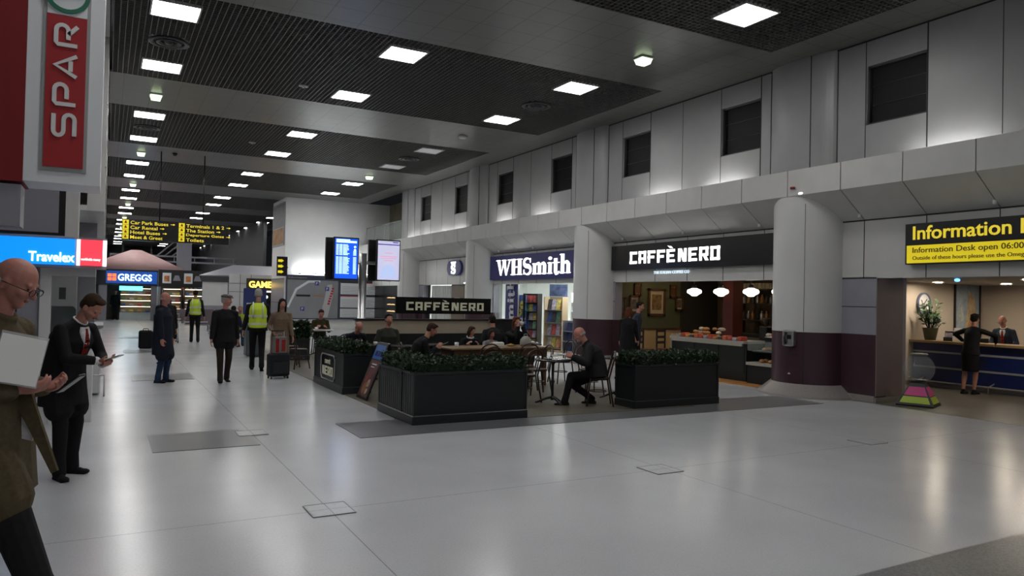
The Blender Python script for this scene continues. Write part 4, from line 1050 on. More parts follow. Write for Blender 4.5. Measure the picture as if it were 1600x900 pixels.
# --- information desk
person('woman in a black dress leaning on the information desk, seen from behind', (15.62, 8.58, 0), D(1, .02), 1.64, pelvis=(0, .03, .957), lean=12, curl=2, hpitch=5, feet=((-.09, -.08, 0, -4, 0), (.07, .05, 0, 6, 0)), hands=((-.34, .38, 1.14), (.34, .38, 1.14)), poles=((-1, -.3, .2), (1, -.3, .2)),
       hair='bun', top=c_black, toplen=.62, topw=.98, bareleg=True, skirt=.50, trouser=c_black, face=False)
person('grey haired clerk in a dark waistcoat working behind the information desk', (17.25, 8.72, 0), D(-1, -.1), 1.62, lean=6, curl=8, hpitch=22, hair='fringe', hcol=c_hairg, top=c_bluegrey, toplen=.6, shirt=c_white, tie=True, trouser=c_black, hands=((-.22, .32, 1.02), (.22, .32, 1.02)), glasses=True)

# --- seated at the café tables
def seated(label, x, y, dx, dy, Ht=1.72, handsp=None, sh_=.49, **k):
    hp = handsp or ((-.14, .34, .80), (.14, .34, .80))
    return person(label, (x, y, 0), D(dx, dy), Ht, pelvis=(0, 0, sh_ + .05), feet=k.pop('feet', ((-.11, .40, 0, -6, 0), (.12, .44, 0, 8, 0))), hands=hp, toplen=.5, **k)
p_old = seated('bald bearded old man in dark coat seated at the small round table, reading', 7.22, 10.0, -.86, .50, 1.76, ((-.25, .42, .82), (.16, .40, .78)), lean=8, curl=14, hpitch=32, skin=m_skinp, hair='fringe', hcol=c_hairg, top=c_grey, topw=1.34, sleeve=1.3, trouser=c_black, vox=.010, collar=True, feet=((-.12, .52, 0, -4, 0), (.14, .05, 0, 8, 0)), knee=((0, 1, .3), (0, 1, -.1)), shoe=c_brown)
MB().ell(p_old['hp'](0, .065, -.075), (.045, .032, .040), p_old['Rm']).build('beard', c_hairg, p_old['T'])
seated('white haired man bowed over the café table behind the lettered planter', 4.62, 15.3, .1, -1, 1.70, ((-.10, .36, .78), (.12, .36, .78)), lean=18, curl=14, hpitch=36, skin=m_skinp, hair='fringe', hcol=mat('cloth_white_hair', (.5, .5, .49), .8), top=c_navy, topw=1.1, trouser=c_black)
seated('dark haired man in a black coat seated against the end of the low partition', 5.30, 15.0, .05, -1, 1.76, ((-.16, .30, .62), (.16, .30, .62)), lean=2, curl=4, hpitch=4, top=mat('cloth_moss2', (.02, .02, .014), .85), topw=1.15, trouser=c_black)
p_ph = seated('man in dark clothes seated behind the corner hedge, looking at his phone', 5.0, 12.6, .97, -.30, 1.72, ((-.06, .42, .84), (.10, .40, .84)), lean=10, curl=14, hpitch=28, top=c_black, topw=1.08, trouser=c_black, hcol=c_hairb, vox=.010)
in_local(p_ph, 'tablet', 'dark tablet held by the man seated behind the corner hedge', 'tablet', MB().bevbox(-.09, .09, -.06, .06, -.005, .005, .003), m_blackgloss, (.0, .56, .90), Matrix.Rotation(math.radians(25), 4, 'X'))
seated('young girl with brown shoulder length hair seated behind the long wooden table', 6.68, 13.85, -.1, -1, 1.40, ((-.15, .34, 1.0), (.15, .34, 1.0)), .60, lean=8, curl=8, hpitch=14, hyaw=-25, hair='bob', hcol=c_hairb, top=c_black, trouser=c_jean, scarf=c_white)
seated('small fair child in a grey top seated beside the girl at the long table', 7.2, 13.9, 0, -1, 1.30, ((-.15, .34, 1.06), (.15, .34, 1.06)), .60, lean=6, curl=6, hpitch=12, hair='bob', hcol=c_hairb, top=mat('cloth_pale', (.2, .2, .2), .85), trouser=c_jean, skin=m_skinp)
seated('adult with dark hair in black, turned away behind the children', 7.62, 14.45, .2, 1, 1.74, ((-.2, .25, .75), (.2, .25, .75)), .53, lean=8, curl=10, hpitch=10, top=c_black, topw=1.15, trouser=c_black, face=False)
p_w = seated('woman with reddish brown hair drinking from a white cup at the long table', 7.78, 13.85, .0, -1, 1.70, ((-.05, .25, 1.20), (.06, .25, 1.20)), .53, lean=3, curl=4, hpitch=4, hair='bob', hcol=c_hairr, top=c_black, trouser=c_black, handdir=(((.4, .3, .8), (1, 0, 0), 1), ((-.4, .3, .8), (-1, 0, 0), 1)), poles=((-.6, .3, -1.2), (.6, .3, -1.2)))
seated('man in a moss green jacket seated at a table in front of the map board', 5.55, 21.6, -.1, -1, 1.74, lean=6, curl=12, hpitch=24, top=c_green, topw=1.12, trouser=c_black, skin=m_skinp, hair='short', hcol=c_hairb)
seated('person in a lime top seated on the far purple bench', 4.0, 26.0, -.2, -1, 1.70, top=cloth('lime', (.30, .38, .03)), trouser=c_jean, hcol=c_hairg)
seated('person in a navy jacket seated on the far purple bench', 3.55, 24.6, .3, 1, 1.72, lean=10, top=cloth('royal', (.015, .02, .07)), trouser=c_black, hair='short', face=False)
# ================================================================== CAFE FURNITURE
def rnd_leaves(b, boxes, n, size, rnd):
    tot = sum((x1 - x0) * (y1 - y0) for x0, x1, y0, y1, z0, z1 in boxes)
    for x0, x1, y0, y1, z0, z1 in boxes:
        for _ in range(int(n * (x1 - x0) * (y1 - y0) / tot)):
            # points biased to the outside of the hedge
            p = [rnd.uniform(x0, x1), rnd.uniform(y0, y1), rnd.uniform(z0, z1)]
            f = rnd.random()
            bump = .035 * math.sin(p[0] * 17) * math.sin(p[1] * 13 + 1)
            if f < .5: p[2] = z1 + bump + rnd.uniform(-.05, .03)
            elif f < .75: p[0] = rnd.choice((x0, x1)) + rnd.uniform(-.03, .03)
            else: p[1] = rnd.choice((y0, y1)) + rnd.uniform(-.03, .03)
            q = Vector(p); d = Vector((rnd.uniform(-1, 1), rnd.uniform(-1, 1), rnd.uniform(-.2, 1))).normalized(); e = d.orthogonal().normalized()
            e = Quaternion(d, rnd.uniform(0, 6.3)) @ e; l = size * rnd.uniform(.7, 1.4); w_ = l * .32
            b._add([q, q + d * l * .5 + e * w_, q + d * l, q + d * l * .5 - e * w_], [(0, 1, 2, 3)])
def planter(label, loc, segs, h=.72, grooves=()):
    """segs: boxes (x0,x1,y0,y1) in local coordinates; hedge grows from each"""
    t = thing('planter', label, 'planter', loc)
    b = MB()
    for x0, x1, y0, y1 in segs: b.box(x0, x1, y0, y1, .12, h - .04)
    body = b.build('trough', m_planter, t)
    b = MB()
    for x0, x1, y0, y1 in segs: b.bevbox(x0 - .025, x1 + .025, y0 - .025, y1 + .025, 0, .13, .01)
    b.build('plinth', m_planteredge, t)
    b = MB()
    for x0, x1, y0, y1 in segs:
        k = .02
        for a0, a1, c0, c1 in ((x0 - k, x1 + k, y0 - k, y0 + .03), (x0 - k, x1 + k, y1 - .03, y1 + k), (x0 - k, x0 + .03, y0 + .03, y1 - .03), (x1 - .03, x1 + k, y0 + .03, y1 - .03)): b.box(a0, a1, c0, c1, h - .035, h)
        for a, c in ((x0, y0), (x1, y0), (x0, y1), (x1, y1)): b.box(a - .012, a + .012, c - .012, c + .012, .13, h - .03)
    b.build('rim', m_planteredge, t)
    for ax, c, p0, p1 in grooves:       # tongue and groove boarding
        b = MB()
        for q in frange(p0 + .03, p1 - .02, .085):
            if ax == 'x': b.box(c - .008, c, q + .008, q + .077, .14, h - .05)
            else: b.box(q + .008, q + .077, c - .008, c, .14, h - .05)
        b.build('boarding', m_planter, t)
    b = MB()
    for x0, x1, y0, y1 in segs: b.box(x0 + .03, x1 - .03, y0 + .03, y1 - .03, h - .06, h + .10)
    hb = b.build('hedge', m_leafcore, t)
    b = MB(); rnd = random.Random(len(label)); rnd_leaves(b, [(x0 + .02, x1 - .02, y0 + .02, y1 - .02, h - .02, h + .15) for x0, x1, y0, y1 in segs], 5200, .045, rnd)
    b.build('leaves', m_leaf, hb)
    return t
planter('dark grey L shaped corner planter with low hedge and boarded left side', (3.70, 9.32, 0), [(0, 1.76, 0, .45), (0, .45, .45, 1.42)], grooves=[('x', 0, 0, 1.42)])
planter('dark grey rectangular planter with low hedge right of the seated old man', (7.58, 9.42, 0), [(0, 1.82, 0, .50)])
pl = planter('dark grey planter with a framed lettered panel beside the advertising board', (3.70, 12.68, 0), [(0, .48, 0, 2.0)])
b = MB(); Mx = Matrix.Identity(4)
fr = [(-.012, .62, .16), (-.012, 1.42, .16), (-.012, 1.50, .24), (-.012, 1.50, .56), (-.012, 1.42, .63), (-.012, .62, .63), (-.012, .54, .56), (-.012, .54, .24)]
b.tube(fr, .012, 6, True); b.build('badge_frame', m_steel, pl)
bp = MB().box(-.012, 0, .56, 1.48, .18, .61).build('badge_panel', m_blackgloss, pl)
e = bpy.data.objects.new('badge_lettering', None)
b = MB(); block_letters(b, 'NERO', 0, 0, .17, .72, .006); o = b.build('badge_lettering', m_letterdim, bp); o.rotation_euler.z = RW; o.location = (-.013, 1.38, .24)
b = MB(); block_letters(b, 'CAFFÈ', 0, 0, .07, .36, .006); o = b.build('badge_small_lettering', m_letterdim, bp); o.rotation_euler.z = RW; o.location = (-.013, 1.2, .46)
pg = planter('dark planter with tall loose greenery at the far corner of the café floor', (4.02, 19.6, 0), [(0, .75, 0, .45)], h=.58)
b = MB(); rnd = random.Random(5); rnd_leaves(b, [(0, .75, .05, .4, .58, .95)], 1200, .10, rnd); b.build('fronds', m_leaf, pg)

# advertising A-board leaning beside the lettered planter
t = thing('advertising_board', 'tall leaning advertising board with blue top and coffee picture beside the lettered planter', 'advertising board', (3.80, 12.0, 0), RW)
Mt = Matrix.Rotation(math.radians(-22), 4, 'X')
b = MB(); b.box(-.27, .27, 0, .02, .02, 1.02, Mt); b.build('front_board', m_black, t)
b = MB(); Mt2 = Matrix.Translation((0, .72, 0)) @ Matrix.Rotation(math.radians(19), 4, 'X'); b.box(-.27, .27, 0, .02, .02, 1.0, Mt2); b.build('rear_leg', m_black, t)
MB().box(-.235, .235, -.006, 0, .72, .98, Mt).build('blue_header', mat('header_blue', (.04, .14, .42), .4, noise=.15, nscale=6), t)
MB().box(-.235, .235, -.006, 0, .06, .71, Mt).build('photo_print', mat('coffee_photo', (.12, .065, .06), .4, noise=.5, nscale=7), t)
for (cx, cz, r, col) in ((-.05, .2, .10, (.25, .10, .04)), (.08, .30, .07, (.40, .28, .2)), (-.1, .36, .06, (.28, .08, .06)), (.02, .45, .08, (.2, .06, .07)), (.1, .16, .05, (.45, .36, .28))):
    b = MB(); b.prism([(cx + r * math.cos(a), cz + r * math.sin(a)) for a in [2 * PI * q / 14 for q in range(14)]], -.009, -.006, Mt); b.build('printed_pastry', mat('pastry%02d' % int(cx * 100 + 50), col, .5, noise=.3, nscale=20), t)
b = MB(); block_letters(b, 'NERO', -.16, .78, .09, .32, .004, -.006); 
b.v = [tuple(Mt @ Vector(p)) for p in b.v]; b.build('lettering', m_navy, t)
b = MB()
for q in range(2): b.box(-.12, .12 - .06 * q, -.009, -.006, .62 - .05 * q, .64 - .05 * q, Mt)
b.build('printed_line', m_letterw, t)

# bentwood chair
def make_chair(label, loc, rz, group=None):
    """faces local +y"""
    t = thing('bentwood_chair', label, 'chair', loc, rz, group)
    b = MB(); R = .20; z = .46
    b.loft([[(r * math.cos(a), r * .98 * math.sin(a), zz) for a in [2 * PI * q / 24 for q in range(24)]] for r, zz in ((R - .03, z - .015), (R, z - .025), (R + .008, z - .005), (R, z + .012), (R - .025, z + .012))], closed=True); b.build('seat_ring', m_bentwood, t)
    MB().lathe([(R - .02, z - .002), (R - .02, z + .004), (0, z - .002)], n=24).build('seat', m_seat, t)
    for q in (-1, 1):
        MB().tube([(q * .15, .14, z), (q * .165, .165, .25), (q * .19, .20, 0)], [.015, .014, .012]).build('leg', m_bentwood, t)
    MB().tube([(q_, y_, z_) for q_, y_, z_ in [(.145 * math.cos(a), .145 * math.sin(a), .24) for a in [2 * PI * q / 20 for q in range(20)]]], .009, 6, True).build('stretcher_ring', m_bentwood, t)
    pts = [(-.19, -.24, 0), (-.165, -.20, .25), (-.165, -.165, .46), (-.185, -.20, .62), (-.19, -.235, .76)]
    for i in range(1, 12): a = PI - PI * i / 12; pts.append((.19 * math.cos(a), -.235 - .035 * math.sin(a), .76 + .14 * math.sin(a)))
    pts += [(-p[0], p[1], p[2]) for p in pts[4::-1]]
    MB().tube(pts, .014).build('back_hoop_and_rear_legs', m_bentwood, t)
    pts = [(-.11, -.17, .47), (-.115, -.205, .62)]
    for i in range(0, 13): a = PI - PI * i / 12; pts.append((.115 * math.cos(a), -.235 - .02 * math.sin(a), .72 + .10 * math.sin(a)))
    pts += [(.115, -.205, .62), (.11, -.17, .47)]
    MB().tube(pts, .009, 6).build('inner_hoop', m_bentwood, t)
    return t
CHAIR0 = make_chair('dark bentwood chair under the old man with the newspaper', (7.24, 9.98, 0), D(-.86, .50), 'bentwood café chairs')
def chair(label, x, y, dx, dy): return dup(CHAIR0, (x, y, 0.008 if x < 8.75 else 0), D(dx, dy), label, 'bentwood café chairs')
CHAIR0.location.z = .008
chair('bentwood chair right behind the corner planter, nearest its right end', 6.25, 10.75, -.3, 1)
chair('bentwood chair standing behind and right of the one nearest the corner planter', 6.98, 11.55, -1, .1)
chair('bentwood chair pushed to the near side of the long table, left one', 6.25, 12.25, 0, 1)
chair('bentwood chair pushed to the near side of the long table, right one', 7.10, 12.22, .1, 1)
chair('bentwood chair in front of the long table, its back turned to the hedge', 5.95, 11.45, .2, 1)
chair('bentwood chair at the right end of the long table', 8.42, 12.95, -1, 0)
chair('bentwood chair tucked behind the rectangular planter, beside the white saucers', 7.95, 11.2, -.2, -1)
chair('bentwood chair beneath the man looking at his tablet', 5.0, 12.58, .97, -.3)
chair('bentwood chair beneath the white haired bowed man', 4.62, 15.33, .1, -1)
chair('bentwood chair beneath the man seated at the end of the partition', 5.30, 15.03, .05, -1)
chair('bentwood chair beneath the man in the moss green jacket', 5.55, 21.62, -.1, -1)
chair('bentwood chair nearest the suitcase, at the left edge of the café floor', 3.98, 17.4, .9, .4)
chair('bentwood chair just behind the one nearest the suitcase', 4.0, 18.4, .9, -.3)
chair('empty bentwood chair left of the man in the moss green jacket', 4.75, 20.9, 1, .2)
chair('empty bentwood chair right of the man in the moss green jacket', 6.5, 20.4, -.6, -.8)
chair('empty bentwood chair in front of the flight display post', 5.8, 18.3, -.4, .9)
chair('empty bentwood chair further right in front of the display post', 6.8, 18.2, .5, .8)
# stools/benches under the family: simple upholstered bench behind the table
t = thing('banquette', 'dark upholstered bench behind the long wooden table', 'bench', (6.3, 13.62, 0.008))
MB().bevbox(0, 1.9, 0, .46, .36, .53, .03).build('cushion', c_black, t); MB().box(.05, 1.85, .03, .43, 0, .37).build('bench_base', m_planter, t)
# long wooden table
t = thing('long_table', 'long pale wooden café table with the family behind it', 'table', (6.86, 12.98, .008))
MB().bevbox(-1.12, 1.12, -.36, .36, .745, .785, .008).build('tabletop', m_tabletop, t)
b = MB(); b.box(-1.04, 1.04, -.31, -.285, .60, .745); b.box(-1.04, 1.04, .285, .31, .60, .745); b.box(-1.04, -1.015, -.285, .285, .60, .745); b.box(1.015, 1.04, -.285, .285, .60, .745); b.build('apron', m_tableside, t)
for x in (-1.0, 1.0):
    for y in (-.27, .27): MB().box(x - .035, x + .035, y - .035, y + .035, 0, .6).build('leg', m_tableside, t)
def bistro(label, x, y, r=.33, top=m_black, zb=.008):
    t = thing('bistro_table', label, 'table', (x, y, zb), 0, 'round café tables')
    MB().lathe([(0, .715), (r - .02, .715), (r, .725), (r, .738), (r - .01, .745), (0, .745)], n=28).build('tabletop', top, t)
    MB().lathe([(.03, .06), (.028, .1), (.022, .14), (.022, .34), (.034, .36), (.034, .38), (.022, .4), (.024, .66), (.06, .70), (.08, .715)], n=12).build('column', m_iron, t)
    for k in range(3):
        a = 2 * PI * k / 3 + .5; b = MB(); b.tube([(0, 0, .11), (.10 * math.cos(a), .10 * math.sin(a), .085), (.25 * math.cos(a), .25 * math.sin(a), .022), (.29 * math.cos(a), .29 * math.sin(a), .012)], [.024, .022, .015, .012]); b.build('foot', m_iron, t)
    return t
mt_dark = mat('table_dark', (.03, .026, .024), .25)
bistro('small round black café table in front of the bald old man', 6.62, 10.42, .32, mt_dark)
bistro('small round table between the two seated men by the lettered planter', 4.75, 14.55, .31, mt_dark)
bistro('small round dark table left of the man with the tablet, against the partition', 5.35, 14.15, .30, mt_dark)
bistro('pale topped round table in front of the man in the moss green jacket', 5.35, 20.9, .42, mat('table_pale', (.30, .29, .28), .3))
bistro('round café table in front of the flight display post', 6.3, 19.3, .36, mt_dark)
bistro('round café table behind the rectangular planter holding white saucers', 8.05, 10.55, .32, mt_dark)
bistro('small dark round table behind the man with the tablet', 6.1, 14.45, .28, mt_dark)
# small things on the tables
def cup(label, x, y, z, r=.035, h=.08, m=m_letterw, paper=False):
    b = MB(); b.lathe([(0, 0), (r * .72, 0), (r * .8, .004), (r, h), (r * .92, h), (r * .7, .01), (0, .008)] if paper else [(0, 0), (r * .5, 0), (r * .85, h * .3), (r, h), (r * .93, h), (r * .8, h * .35), (0, .008)], n=16)
    o = b.build('cup', m); o.location = (x, y, z)
    if not paper:
        q = MB(); q.tube([(r * .85, 0, h * .8), (r * 1.45, 0, h * .75), (r * 1.4, 0, h * .4), (r * .8, 0, h * .3)], .005, 6); q.build('handle', m, o)
    return tag(o, label, 'cup')
def saucer(label, x, y, z, r=.08):
    return tag(MB().lathe([(0, 0), (r * .5, 0), (r, .014), (r, .019), (r * .5, .006), (0, .006)], n=20).build('saucer', m_letterw, loc=(x, y, z)), label, 'saucer')
TZ = .793
cup('white paper cup at the left end of the long wooden table', 5.92, 12.78, TZ, .042, .10, paper=True)
cup('white cup held to the mouth of the woman with reddish brown hair', 7.78, 13.52, 1.20, .04, .07)
for i, (x, y, nm) in enumerate(((6.95, 13.1, 'in front of the small child'), (7.3, 13.15, 'in front of the woman drinking'), (7.72, 13.0, 'at the right end of the long table'))): saucer('white saucer ' + nm, x, y, TZ)
t = thing('tea_tray', 'black tray with crumpled napkins at the right end of the long table', 'tray', (7.72, 13.02, TZ + .02))
MB().bevbox(-.2, .2, -.12, .12, 0, .018, .006).build('tray_base', m_black, t)
for (x, y, s_) in ((-.08, 0, .05), (.06, .03, .055), (.12, -.04, .04)): MB().ell((x, y, .018 + s_ * .5), (s_, s_ * .8, s_ * .55), n=7, h=4).build('napkin', m_letterw, t)
tag(MB().bevbox(-.11, .11, -.06, .06, 0, .09, .015).build('tissue_box', m_letterw, loc=(6.88, 12.88, TZ)), 'white carton lying before the children on the long table', 'box')
t = thing('baby_bottle', 'pale grey rounded bag standing on the long table before the woman', 'bag', (7.50, 12.86, TZ))
MB().lathe([(0, 0), (.10, 0), (.12, .05), (.11, .14), (.06, .20), (0, .215)], n=16).build('bag_body', mat('pale_canvas', (.30, .29, .27), .8), t); MB().tube([(-.05, 0, .19), (-.03, 0, .25), (.03, 0, .25), (.05, 0, .19)], .008, 6).build('handle', m_lav, t)
t.name = 'soft_bag'
tag(MB().lathe([(0, 0), (.05, 0), (.10, .03), (.0, .06)], n=9).build('pastry', mat('pastry_gold', (.45, .26, .07), .6, noise=.2, nscale=30), loc=(7.18, 12.9, TZ)), 'golden pastry on the long table between child and woman', 'pastry')
for i, (x, y, nm) in enumerate(((8.0, 10.5, 'left saucer'), (8.15, 10.62, 'right saucer'))):
    saucer('white saucer on the table behind the rectangular planter, ' + ('left one' if i == 0 else 'right one'), x, y, .753); cup('white cup on its saucer behind the rectangular planter, ' + ('left one' if i == 0 else 'right one'), x, y, .760, .04, .06)
cup('white cup and spoon in front of the white haired man', 4.85, 14.42, .753, .04, .06); saucer('white saucer on the table of the white haired man', 4.62, 14.40, .753)
cup('white cup on the pale table of the man in the moss green jacket', 5.25, 20.8, .753, .045, .07)
# folded newspaper of the old man
b = MB(); N_ = 10
b.loft([[(-.30 + .0 * i, -.05 + .03 * i, 0), (.28, -.05 + .03 * i, .0)] for i in range(2)], cap=False) if False else None
pts0 = [(i / N_, .80 + .03 * math.sin(i / N_ * 4) - .10 * max(0, i / N_ - .45)) for i in range(N_ + 1)]
b._add([(-.30 + .62 * u, y, z) for u, z in pts0 for y in (-.19, .19)] + [(-.30 + .62 * u, y, z - .006) for u, z in pts0 for y in (-.19, .19)],
       [(2 * i, 2 * i + 1, 2 * i + 3, 2 * i + 2) for i in range(N_)] + [(22 + 2 * i, 24 + 2 * i, 25 + 2 * i, 23 + 2 * i) for i in range(N_)] + [(2 * i, 2 * i + 2, 24 + 2 * i, 22 + 2 * i) for i in range(N_)] + [(2 * i + 1, 23 + 2 * i, 25 + 2 * i, 2 * i + 3) for i in range(N_)], True)
o = b.build('newspaper', mat('newsprint', (.38, .38, .37), .8, noise=.15, nscale=30)); o.location = (6.84, 10.25, .015); o.rotation_euler.z = math.radians(-28)
tag(o, 'open newspaper spread by the old man over the round table edge', 'newspaper')
b = MB()
for k in range(5): b.box(-.22, -.02 - .02 * (k % 2), -.15 + k * .06, -.12 + k * .06, .832, .834)
b.build('printed_columns', m_lav, o)
tag(MB().bevbox(-.05, .05, -.08, .08, 0, .02, .004).build('notebook', m_black, loc=(6.48, 10.38, .753)), 'small black notebook on the old man\'s round table', 'notebook')

# low partition with bench back and café sign
t = thing('low_partition', 'low café partition, cream upper band over dark grey panelling', 'partition', (4.85, 15.75, .008))
MB().box(0, 4.15, 0, .10, 0, .90).build('lower_panel', m_planter, t)
MB().box(0, 3.35, -.01, .10, .90, 1.20).build('cream_band', m_cream, t); MB().box(3.35, 4.15, -.01, .10, .90, 1.20).build('dark_end_band', m_planter, t)
MB().box(-.03, 4.18, -.04, .13, 1.20, 1.235).build('cap_rail', mat('cap_rail_wood', (.02, .012, .008), .35), t)
MB().box(3.2, 4.12, -.12, .20, 1.235, 1.25).build('shelf_tray', m_darksteel, t)
MB().box(4.1, 4.15, -.02, 1.6, .05, 1.2).build('side_panel', m_planter, t)
t = thing('cafe_sign', 'black café sign with cream block letters standing on the low partition', 'sign', (5.75, 15.78, 1.243))
MB().box(.02, 2.45, 0, .06, .12, .50).build('panel', m_blackgloss, t)
for x in (.2, 2.25): MB().tube([(x, .03, 0), (x, .03, .12)], .012).build('support', m_darksteel, t)
b = MB(); block_letters(b, 'CAFFÈ NERO', .27, .20, .19, 1.98, .012); b.build('lettering', m_letterdim, t)
t = thing('wall_bench', 'dark padded bench running along the low partition', 'bench', (5.6, 15.25, .008))
MB().bevbox(0, 3.3, 0, .46, .34, .48, .03).build('cushion', c_black, t); MB().box(.03, 3.27, .04, .46, 0, .35).build('bench_base', m_planter, t)

# suitcase held by the woman in beige
t = thing('suitcase', 'dark grey wheeled suitcase with raised handle in front of the woman in beige', 'suitcase', (3.16, 15.55, 0), .15)
MB().bevbox(-.21, .21, -.12, .12, .05, .52, .03).build('shell', cloth('case', (.018, .020, .022)), t)
MB().bevbox(-.16, .16, -.145, -.11, .10, .36, .015).build('front_pocket', cloth('case2', (.024, .026, .028)), t)
for x in (-.17, .17):
    for y in (-.09, .09):
        b = MB(); M_ = Matrix.Translation((x, y, .03)) @ Matrix.Rotation(PI / 2, 4, 'Y'); b.lathe([(0, -.012), (.028, -.012), (.03, 0), (.028, .012), (0, .012)], n=12); b.v = [tuple(M_ @ Vector(p)) for p in b.v]; b.build('wheel', m_black, t)
MB().tube([(-.14, .09, .5), (-.14, .09, .98), (.14, .09, .98), (.14, .09, .5)], .010, 6).build('telescopic_handle', m_steel, t)
MB().tube([(-.14, .09, .98), (.14, .09, .98)], .017, 8).build('grip', m_black, t)
tt = thing('shopping_bag', 'grey and red striped bag resting against the raised suitcase handle', 'bag', (3.17, 15.52, .525), .15)
MB().bevbox(-.13, .13, -.06, .06, 0, .34, .01).build('bag_body', mat('bag_grey', (.16, .15, .15), .7), tt); MB().box(-.10, -.03, -.064, -.06, .02, .30).build('red_stripe', c_tie, tt); MB().box(.02, .10, -.064, -.06, .04, .28).build('red_print', c_tie, tt)
MB().tube([(-.06, 0, .34), (-.04, 0, .40), (.04, 0, .40), (.06, 0, .34)], .006, 6).build('handle', m_lav, tt)
# litter bin and benches
t = thing('litter_bin', 'tall grey litter bin left of the hi-vis man beside the purple seats', 'litter bin', (3.62, 21.2, 0))
MB().bevbox(-.22, .22, -.22, .22, .03, .95, .02).build('body', mat('bin_teal', (.06, .075, .08), .4), t); MB().bevbox(-.24, .24, -.24, .24, .95, 1.02, .015).build('lid', m_darksteel, t); MB().box(-.15, .15, -.225, -.219, .68, .86).build('opening', m_black, t)
m_purple = mat('purple_seat', (.085, .06, .075), .4)
def seats(label, x, y, rz, n=4):
    t = thing('bench_seating', label, 'bench', (x, y, 0), rz, 'steel framed terminal seats')
    for k in range(n):
        MB().bevbox(k * .56 + .02, k * .56 + .52, 0, .46, .42, .47, .015).build('seat', m_purple, t)
        b = MB(); M_ = Matrix.Translation((0, .44, .47)) @ Matrix.Rotation(math.radians(-12), 4, 'X'); b.box(k * .56 + .02, k * .56 + .52, 0, .04, .05, .48, M_); b.build('backrest', m_purple, t)
        b = MB(); b.tube([(k * .56, .05, .44), (k * .56, .05, .66), (k * .56, .42, .66), (k * .56, .48, .45)], .014, 6); b.build('armrest', m_steel, t)
    MB().box(0, n * .56, .2, .26, .36, .41).build('beam', m_steel, t)
    for x_ in (.3, n * .56 - .3): MB().tube([(x_, -.02, .015), (x_, .23, .06), (x_, .23, .37), (x_, .23, .06), (x_, .48, .015)], .02, 8).build('leg', m_steel, t)
    return t
seats('row of purple seats behind the cap man, beside the litter bin', 3.0, 25.8, .0, 3)
seats('farther row of terminal seats in the middle of the hall', 2.9, 33.0, .0, 4)
seats('farthest row of terminal seats before the food counters', 2.3, 36.5, .0, 5)
t = thing('luggage_trolley', 'steel luggage trolley standing behind the man in the padded coat', 'trolley', (1.9, 27.0, 0))
b = MB(); b.tube([(-.3, 0, .12), (-.3, .8, .12), (.3, .8, .12), (.3, 0, .12)], .018, 6, True); b.build('base_frame', m_steel, t)
b = MB(); b.tube([(-.28, .05, .12), (-.28, -.1, 1.0), (.28, -.1, 1.0), (.28, .05, .12)], .016, 6); b.build('handle_frame', m_steel, t)
for x in (-.28, .28):
    for y in (.05, .75): MB().ell((x, y, .06), (.02, .06, .06), n=10, h=6).build('wheel', m_black, t)
MB().bevbox(-.26, .26, .1, .7, .14, .5, .04).build('load_bag', c_black, t)
t = thing('black_case', 'black suitcase standing on the floor left of the padded coat man', 'suitcase', (1.1, 24.8, 0))
MB().bevbox(-.19, .19, -.12, .12, .0, .55, .04).build('shell', c_black, t); MB().tube([(-.08, 0, .54), (-.06, 0, .60), (.06, 0, .60), (.08, 0, .54)], .012, 6).build('handle', m_black, t)

# ================================================================== COFFEE SHOP INTERIOR
t = thing('cafe_counter', 'long dark green café counter with pale top edge', 'counter', (12.55, 10.72, 0))
MB().box(0, .70, 1.0, 3.45, .10, .86).build('front_panel', mat('counter_green', (.008, .011, .008), .4, noise=.08, nscale=3), t)
b = MB()
for k in range(3): b.box(-.012, 0, 1.05 + k * .8, 1.78 + k * .8, .2, .78)
b.build('raised_panel', mat('counter_green2', (.010, .013, .010), .4), t)
MB().box(-.05, .75, 1.05, 3.5, .86, .91).build('counter_top', mat('counter_stone', (.40, .38, .33), .3), t)
MB().box(-.04, .02, 1.10, 3.42, .80, .86).build('edge_trim', mat('counter_stone', (.40, .38, .33), .3), t)
MB().box(.0, .7, 1.0, 3.5, 0, .10).build('plinth', m_black, t)
MB().box(-.02, .72, 3.45, 3.5, .1, .96).build('end_panel', m_cream, t)
trim(MB().box(XF - .28, 12.54, 10.75, 14.6, .002, .02), mat('orange_wood', (.42, .19, .045), .35, noise=.15, nscale=8))
# pastries: rows of packs and a basket pile on the counter
cols = [(.45, .06, .03), (.5, .22, .04), (.06, .05, .05), (.52, .12, .05), (.42, .06, .04), (.30, .34, .36)]
for i in range(14):
    c = cols[(i * 5) % 6 if i % 3 else i % 6]; y = 11.95 + i * .155
    b = MB(); b.bevbox(-.10, .10, -.065, .065, 0, .07 + .03 * (i % 3 == 0), .012)
    o = b.build('snack_pack', mat('snack%d' % cols.index(c), c, .5, noise=.25, nscale=30)); o.location = (12.66, y, .912)
    tag(o, 'small snack pack in the front row on the café counter', 'snack', 'snack packs along the counter edge')
m_bread = mat('bread_crust', (.34, .15, .05), .6, noise=.35, nscale=25); m_pap = mat('snack_wrap', (.5, .42, .33), .6, noise=.3, nscale=20)
rnd = random.Random(11)
for i in range(16):
    lvl = i // 6; x = 12.80 + rnd.uniform(0, .35); y = 13.05 + (i % 6) * .16 + rnd.uniform(-.02, .02)
    o = MB().ell((0, 0, .04), (.10, .065, .045), n=9, h=6).build('bread_roll', m_bread if i % 3 else m_pap); o.location = (x, y, .912 + lvl * .085); o.rotation_euler.z = rnd.uniform(0, 3)
    tag(o, 'brown bread roll in the pile at the left end of the café counter', 'bread roll', 'pile of rolls on the café counter')
